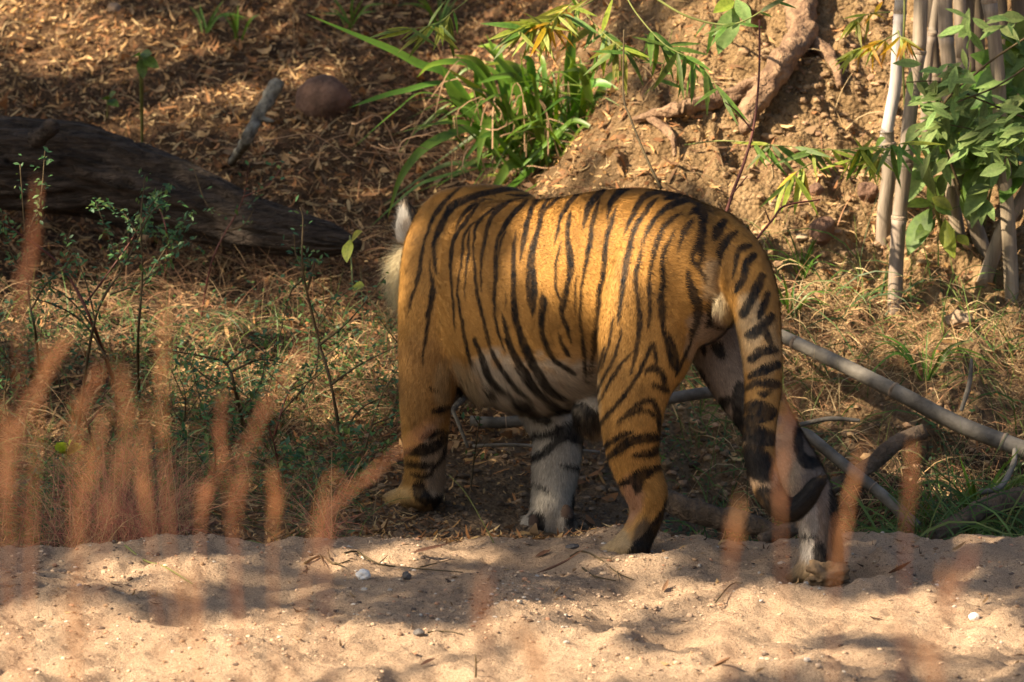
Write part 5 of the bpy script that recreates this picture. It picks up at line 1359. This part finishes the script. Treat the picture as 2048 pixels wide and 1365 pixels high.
ICO = None
def pebbles(name, n, region, dens, rr, pal, label, flat=.7):
    xy = scatter(n, *region, dens); x, y = xy[:, 0], xy[:, 1]
    r = rr[0] + (rr[1] - rr[0]) * rng.random(n) ** 5
    ph = (1 + 5 ** .5) / 2
    I = unit(np.array([(-1, ph, 0), (1, ph, 0), (-1, -ph, 0), (1, -ph, 0), (0, -1, ph), (0, 1, ph), (0, -1, -ph), (0, 1, -ph), (ph, 0, -1), (ph, 0, 1), (-ph, 0, -1), (-ph, 0, 1)]))
    Fc = np.array([(0, 11, 5), (0, 5, 1), (0, 1, 7), (0, 7, 10), (0, 10, 11), (1, 5, 9), (5, 11, 4), (11, 10, 2), (10, 7, 6), (7, 1, 8), (3, 9, 4), (3, 4, 2), (3, 2, 6), (3, 6, 8), (3, 8, 9), (4, 9, 5), (2, 4, 11), (6, 2, 10), (8, 6, 7), (9, 8, 1)])
    sc_ = np.stack([rng.uniform(.75, 1.3, n), rng.uniform(.75, 1.3, n), flat * rng.uniform(.6, 1.2, n)], -1) * r[:, None]
    V = I[None] * (1 + rng.normal(0, .10, (n, 12, 1))) * sc_[:, None]
    a = rng.uniform(0, 6.28, n); ca, sa = np.cos(a)[:, None], np.sin(a)[:, None]
    V = np.stack([V[..., 0] * ca - V[..., 1] * sa, V[..., 0] * sa + V[..., 1] * ca, V[..., 2]], -1)
    V = V + np.stack([x, y, zg(x, y) + sc_[:, 2] * .25], -1)[:, None]
    F = (np.arange(n)[:, None, None] * 12 + Fc[None]).reshape(-1, 3)
    o = obj(name, mesh_from(name, V.reshape(-1, 3), F, np.repeat(pick(pal, n), 12, 0)), MAT['tinted_stone'])
    o.data.polygons.foreach_set('use_smooth', np.zeros(len(F), bool))
    return tag(o, label, 'pebbles', None, 'stuff')
pebbles('sand_pebbles', 9000, (-1.75, 1.75, -3.3, .45), lambda x, y: np.clip(.35 + .8 * vnoise(x * 3, y * 2.2), .02, 1), (.0015, .0085), [(.30, .20, .12), (.18, .12, .08), (.50, .38, .26), (.10, .075, .06), (.42, .24, .15), (.50, .45, .39)], 'coarse grains and pebbles on the sand')
pebbles('bank_gravel', 5200, (.1, 1.75, 1.1, 3.0), lambda x, y: np.clip(.3 + .9 * vnoise(x * 2.5, y * 2.5), .02, 1) * sstep(.2, .5, x), (.002, .017), [(.29, .195, .105), (.36, .25, .14), (.25, .165, .09), (.36, .23, .14), (.19, .125, .07)], 'gravel and small clods on the right bank', .8)
pebbles('sand_crumbs', 12000, (-1.75, 1.75, -3.3, .45), lambda x, y: np.clip(.3 + .9 * vnoise(x * 4 + 7, y * 3), .03, 1), (.0018, .0075), [(.44, .32, .22), (.36, .26, .18), (.50, .37, .26), (.28, .20, .14)], 'crumbs of caked sand lying on the sand bed', .7)
pebbles('gully_clods', 3200, (-.6, 1.2, .45, 1.3), lambda x, y: .7 + 0 * x, (.003, .016), [(.14, .10, .065), (.20, .145, .095), (.09, .065, .045)], 'damp crumbly clods in the gully', .7)

# single leaves and twigs lying on the sand
def on_sand(name, kind, px, py, lpx, ang, label, cat='leaf', up=.3):
    g = gp(px, py)
    d = np.array([math.cos(ang), math.sin(ang), .15]); o = place(name, random.choice(LV[kind]), None, g + np.array([0, 0, .004]), d, (random.gauss(0, .4), random.gauss(-.4, .3), 1), mpx(lpx, g[1]))
    return tag(o, label, cat, 'fallen leaves on the sand')
for a in [('dead', 1070, 1118, 34, 0.1, 'curled dark leaf on the sand before the white forepaw'), ('dead', 1106, 1192, 26, .8, 'small folded brown leaf below the curled dark one'), ('dead_long', 825, 1110, 80, .25, 'long flat brown bamboo leaf on the sand crest'),
          ('dead', 1775, 1152, 52, -.2, 'torn brown leaf standing up in the sand beside the far paw'), ('dead', 1905, 1104, 28, .3, 'small dark leaf on the sand hump'), ('dead', 1425, 1338, 46, -.4, 'brown curled leaf in the sunny sand'), ('dead', 840, 1335, 34, .2, 'brown crumpled leaf in the bright sand'),
          ('dead_long', 1075, 1150, 110, .35, 'long curved brown leaf lying before the near hind paw'), ('dead', 1965, 1210, 20, .9, 'tiny dark leaf scrap by the pale round stone'), ('dead', 1510, 1352, 22, .4, 'dark leaf scrap at the lower sand'), ('dead', 1325, 1190, 30, 1.2, 'upright dark leaf scrap below the near hind paw')]:
    on_sand('fallen_leaf', *a)
def sand_twig(line, r, label, mat='stem_dark', lift=.004, side=()):
    C = np.array([gp(x, y) for x, y in line]) + np.array([0, 0, lift])
    C = catmull(C, 24)
    o = thing('twig', C[0], label, 'twig')
    tube_obj('shaft', C, np.linspace(r, r * .5, 24), mat, o, seg=6, lump=.15)
    for s in side:
        D = catmull(np.array([gp(x, y) for x, y in s]) + np.array([0, 0, lift + .004]), 10)
        tube_obj('side_shoot', D, np.linspace(r * .6, r * .3, 10), mat, o, seg=5)
sand_twig([(1140, 1118), (1165, 1108), (1200, 1125), (1235, 1150), (1268, 1168)], .0025, 'dark forked twig before the near hind paw', side=([(1200, 1125), (1245, 1128)], [(1235, 1150), (1240, 1180)]))
sand_twig([(1165, 1142), (1190, 1160), (1232, 1168)], .003, 'thicker brown twig below the forked one')
sand_twig([(690, 1110), (715, 1108), (760, 1132), (840, 1142), (925, 1150)], .003, 'straggling root runner across the sand beside the white stone', side=([(715, 1108), (735, 1130)], [(760, 1132), (775, 1118)], [(840, 1142), (900, 1128)]))
sand_twig([(855, 1270), (890, 1269), (925, 1272)], .0025, 'short black stick beside the dark flat stone')
sand_twig([(610, 1130), (640, 1118), (670, 1132), (700, 1126)], .0035, 'clump of dead rootlets on the shaded sand', side=([(640, 1118), (650, 1140)], [(660, 1128), (655, 1105)], [(670, 1132), (690, 1145)]))
sand_twig([(250, 1100), (290, 1125), (330, 1140), (385, 1172)], .0025, 'thin straw coloured stalk on the sand at the left', 'stem_green')
sand_twig([(1430, 1220), (1455, 1190), (1470, 1180), (1484, 1186)], .002, 'thin curved green tipped twig on the sand', lift=.015)
g1 = gp(992, 1088)
yk = thing('straw_stalk', g1, 'single yellow straw leaning over the gully before the forelegs', 'straw')
tube_obj('shaft', catmull([g1 - np.array([0, 0, .01]), at(960, 1035, g1[1]), at(930, 985, g1[1] + .02), at(898, 950, g1[1] + .03)], 16), np.linspace(.0018, .0009, 16), 'stem_green', yk, seg=5)
up = thing('twig', gp(951, 1355), 'small upright forked twig stuck in the bright sand', 'twig')
g_ = gp(951, 1355)
tube_obj('shaft', catmull([g_ - np.array([0, 0, .01]), g_ + np.array([.001, 0, .025]), g_ + np.array([0, 0, .05])], 8), np.linspace(.0028, .0016, 8), 'stem_dark', up, seg=6)
tube_obj('side_shoot', catmull([g_ + np.array([0, 0, .03]), g_ + np.array([.008, 0, .036]), g_ + np.array([.013, 0, .042])], 6), np.linspace(.0018, .001, 6), 'stem_dark', up, seg=6)

# ------------------------------------------------------------------ tall seeding grass in the near foreground
def stalk(line, Y, wpx, dens=1.0):
    dens = random.uniform(.6, 1.2) * (.5 if line[0][1] > 1030 else 1)
    """line: tip -> foot of the plume, in pixels"""
    Y = Y - 3.2
    L = np.array([at(x, y, Y) for x, y in line])
    C = catmull(L[::-1], 30)                       # foot -> tip
    foot = C[0]; d = unit(C[0] - C[3])
    low = np.array([foot[0] + d[0] * .35, foot[1] + random.uniform(-.2, .2), 0]); low[2] = float(zg(low[0], low[1])) - .02
    root = thing('seeding_grass', low, 'tall reddish grass stalk with a feathery seed plume, blurred in the foreground', 'grass', 'seeding grass stalks in the foreground')
    S = catmull([low, low * .45 + foot * .55 + np.array([.02, 0, .06]), foot, C[14], C[-1]], 40)
    tube_obj('stem', S, np.linspace(.0011, .0006, 40), 'plume', root, seg=5)
    mb = MB()
    T = unit(np.gradient(C, axis=0))
    n = int(46 * dens)
    wm = wpx * .72 / 11140 * (Y + 14)
    for k in range(n):
        f = random.random(); i = min(29, int(f * 29))
        prof = math.sin(math.pi * min(1, (f * .86 + .12))) ** .7
        a = random.uniform(0, 6.28)
        o_ = np.array([math.cos(a), math.sin(a), 0]) * wm * .5 * prof * random.uniform(.3, 1)
        p0 = C[i]; p2 = p0 + o_ + T[i] * random.uniform(.01, .035); p1 = (p0 + p2) / 2 + T[i] * .006
        V, Q = blade(np.array([p0, p1, p2]), [.0005, .0013, .0008], (random.gauss(0, .5), -1, .2), .1)
        mb.add(V, Q)
    obj('plume', mb.mesh('plume'), MAT['plume'], root)
    for k in range(2):
        b0 = low + np.array([random.uniform(-.02, .02), 0, 0]); a = random.uniform(0, 6.28); h = random.uniform(.2, .4)
        Cb = catmull([b0, b0 + np.array([.05 * math.cos(a), .05 * math.sin(a), h * .6]), b0 + np.array([.2 * math.cos(a), .2 * math.sin(a), h])], 12)
        V, Q = blade(Cb, np.linspace(.006, .001, 12), (math.cos(a), math.sin(a), .6))
        obj('blade', mesh_from('blade', V, Q, np.ones((len(V), 3))), MAT['leaf_lime'], root)
for line, Y, w in [
    ([(72, 395), (62, 500), (45, 600), (38, 680)], -5.2, 36), ([(112, 705), (70, 790), (30, 880), (15, 1000)], -5.6, 52), ([(122, 700), (95, 750), (80, 780)], -5.0, 32), ([(188, 765), (165, 830), (148, 920)], -5.4, 44),
    ([(242, 765), (252, 850), (240, 960), (205, 1060)], -5.8, 62), ([(330, 610), (325, 720), (322, 830), (330, 930)], -5.0, 40), ([(442, 822), (440, 880), (450, 940)], -4.6, 34), ([(612, 690), (560, 770), (515, 850), (478, 990), (470, 1060)], -5.4, 50),
    ([(822, 882), (740, 950), (680, 1000), (632, 1046)], -5.0, 34), ([(2, 830), (8, 930), (12, 1060)], -5.2, 60), ([(548, 985), (550, 1030), (545, 1075)], -4.8, 40), ([(205, 850), (190, 920), (165, 1010)], -5.3, 46), ([(290, 860), (285, 950), (300, 1060)], -5.0, 44), ([(425, 960), (410, 1010), (400, 1060)], -4.8, 34),
    ([(1578, 826), (1570, 900), (1560, 980), (1562, 1070)], -5.4, 44), ([(1716, 928), (1700, 990), (1688, 1070), (1668, 1170)], -5.2, 36), ([(1824, 925), (1822, 990), (1812, 1050)], -5.2, 30), ([(1475, 1035), (1468, 1090), (1460, 1150)], -5.6, 46), ([(968, 1195), (966, 1250), (972, 1320)], -6.2, 40), ([(1925, 1140), (1900, 1200), (1880, 1260)], -6.2, 50), ([(1040, 1270), (1070, 1330), (1085, 1400)], -6.4, 60), ([(130, 1210), (150, 1290), (140, 1380)], -6.4, 60), ([(372, 1140), (380, 1220), (390, 1320)], -6.3, 50), ([(655, 1040), (648, 1110), (650, 1180)], -5.6, 40), ([(1800, 1270), (1850, 1330), (1870, 1390)], -6.4, 56),
]:
    stalk(line, Y, w)

# ------------------------------------------------------------------ trees added outside the picture, crowns shaped to leave the sun patches
def sunlit(px, py, tiger):
    """how open the crowns are over a spot of ground (or coat), from how sunny it is in the photograph"""
    s = np.zeros(len(px))
    G = ([(1140, 490, 125, 105, 1.0), (1230, 500, 110, 95, 1.0), (1215, 620, 60, 80, .9), (1330, 560, 80, 140, .28), (1450, 480, 100, 120, .2), (1520, 640, 60, 130, .2), (1290, 700, 50, 70, .3), (782, 545, 40, 80, .75)] if tiger else
         [(60, 60, 170, 90, 1.0), (250, 104, 200, 56, 1.0), (430, 150, 170, 56, .95), (330, 200, 240, 60, .35), (560, 110, 80, 90, .45), (150, 640, 150, 50, .85), (330, 650, 140, 50, .85), (470, 760, 150, 40, .8), (700, 770, 110, 80, .85), (760, 690, 60, 80, .4), (130, 890, 40, 40, .95), (640, 620, 120, 60, .3),
          (1080, 200, 190, 170, .62), (1320, 300, 130, 110, .75), (1500, 180, 170, 240, .85), (1720, 250, 170, 330, .92), (1960, 260, 140, 380, .66), (1550, 500, 120, 140, .8), (1850, 620, 230, 110, .85), (1620, 700, 130, 90, .5), (1960, 720, 120, 90, .55), (960, 330, 100, 60, .2),
          (160, 1310, 260, 95, 1.0), (480, 1320, 260, 85, 1.0), (800, 1330, 260, 75, 1.0), (1080, 1300, 140, 70, 1.0), (1180, 1240, 130, 40, .9), (1280, 1120, 60, 14, .9), (1330, 1200, 110, 20, .8), (1560, 1240, 170, 46, 1.0), (1480, 1310, 110, 40, .9), (1850, 1240, 150, 40, .9), (1960, 1290, 140, 60, .9), (1700, 1330, 120, 30, .7), (300, 1150, 150, 18, .8), (880, 1110, 130, 12, .6), (700, 1130, 90, 10, .7), (1880, 1160, 60, 16, .6), (1330, 1340, 90, 26, .6)])
    for cx, cy, rx, ry, k in G:
        rx, ry = (rx + 12, ry + 12) if tiger else (rx + 28, ry + 20)
        k = k if tiger else min(1.0, k * 1.12)
        d = np.hypot((px - cx) / rx, (py - cy) / ry) + .18 * fbm(px / 60, py / 40, 3.0, 2)
        s = np.maximum(s, k * (1 - sstep(.82, 1.02, d)))
    return s

def canopy():
    from mathutils.bvhtree import BVHTree
    body = bpy.data.objects['body']
    ox = Vector(bpy.data.objects['tiger'].location)
    bv = BVHTree.FromPolygons([v.co.copy() for v in body.data.vertices], [p.vertices[:] for p in body.data.polygons])
    n = 31000
    bx = rng.uniform(-3.0, 3.2, n); by = rng.uniform(-3.6, 7.6, n); bz = zg(bx, by)
    t = rng.uniform(7.5, 11.5, n) + .8 * vnoise(bx * .8, by * .8)
    Lp = np.stack([bx, by, bz], -1) + SUN_DIR * t[:, None]
    e1 = unit(np.cross(SUN_DIR, [0, 0, 1.0])); e2 = np.cross(SUN_DIR, e1)
    offs = [e1 * .09, -e1 * .09, e2 * .09, -e2 * .09]
    px = np.empty(n); py = np.empty(n); tg = np.zeros(n, bool)
    gpx = to_px(np.stack([bx, by, bz], -1))
    px, py = gpx[:, 0].copy(), gpx[:, 1].copy()
    for i in range(n):
        h = bv.ray_cast(Vector(Lp[i]), Vector(-SUN_DIR), 30)
        for o_ in offs:
            if h[0] is None: h = bv.ray_cast(Vector(Lp[i] + o_), Vector(-SUN_DIR), 30)
        if h[0] is not None:
            q = to_px(np.array(h[0])); px[i], py[i] = q; tg[i] = True
    s = np.where(tg, sunlit(px, py, True), sunlit(px, py, False))
    out = (px < -100) | (px > 2150) | (py < -100) | (py > 1480)
    s = np.where(out & ~tg, np.where(py < -60, .05, .35), s)
    s = 1 - (1 - s) ** np.where(tg, 1.6, 2.3)
    keep = rng.random(n) > s
    Lp = Lp[keep]; n = len(Lp)
    D = unit(rng.normal(0, 1, (n, 3)) * np.array([1, 1, .6])); N = unit(rng.normal(0, .6, (n, 3)) + SUN_DIR * .9); S = unit(np.cross(N, D)); D = np.cross(S, N)
    L = rng.uniform(.12, .20, n)[:, None]; W = L * .55
    V = np.stack([Lp - D * L * .5, Lp - S * W / 2, Lp + D * L * .5, Lp + S * W / 2], 1)
    col = pick([(.05, .11, .02), (.07, .14, .03), (.10, .16, .04)], n)
    trunks = np.array([(-6.6, -5.6), (-8.2, -2.6), (-6.9, 0.4)])
    own = np.argmin(np.hypot(Lp[:, None, 0] - trunks[None, :, 0], Lp[:, None, 1] - trunks[None, :, 1]), 1)
    names = ['broad crowned tree beside the sand bed, out of the picture', 'leaning forest tree behind the sand bed, out of the picture', 'forest tree up the slope, out of the picture']
    for k in range(3):
        m = own == k
        b = np.array([*trunks[k], float(zg(*trunks[k]))])
        root = thing('forest_tree', b, names[k], 'tree', 'forest trees that shade the gully')
        me = mesh_from('crown', V[m].reshape(-1, 3), np.arange(m.sum() * 4).reshape(-1, 4), np.repeat(col[m], 4, 0))
        cr = obj('crown', me, MAT['tinted_green'], root); cr['kind'] = 'stuff'
        top = Lp[m].mean(0)
        C = catmull([b - np.array([0, 0, .1]), b * .6 + top * .4 + np.array([.2, 0, 0]), top - np.array([0, 0, .6])], 24)
        tube_obj('trunk', C, np.linspace(.2, .08, 24), 'bark_brown', root, seg=14, lump=.15, fr=3)
        P = Lp[m]
        for j in rng.choice(len(P), 22, replace=False):
            i = int(rng.integers(9, 23)); e = P[j]
            Cb = catmull([C[i], (C[i] + e) / 2 + np.array([0, 0, .25]), e], 12)
            tube_obj('limb', Cb, np.linspace(.04, .008, 12), 'bark_brown', root, seg=7)
canopy()
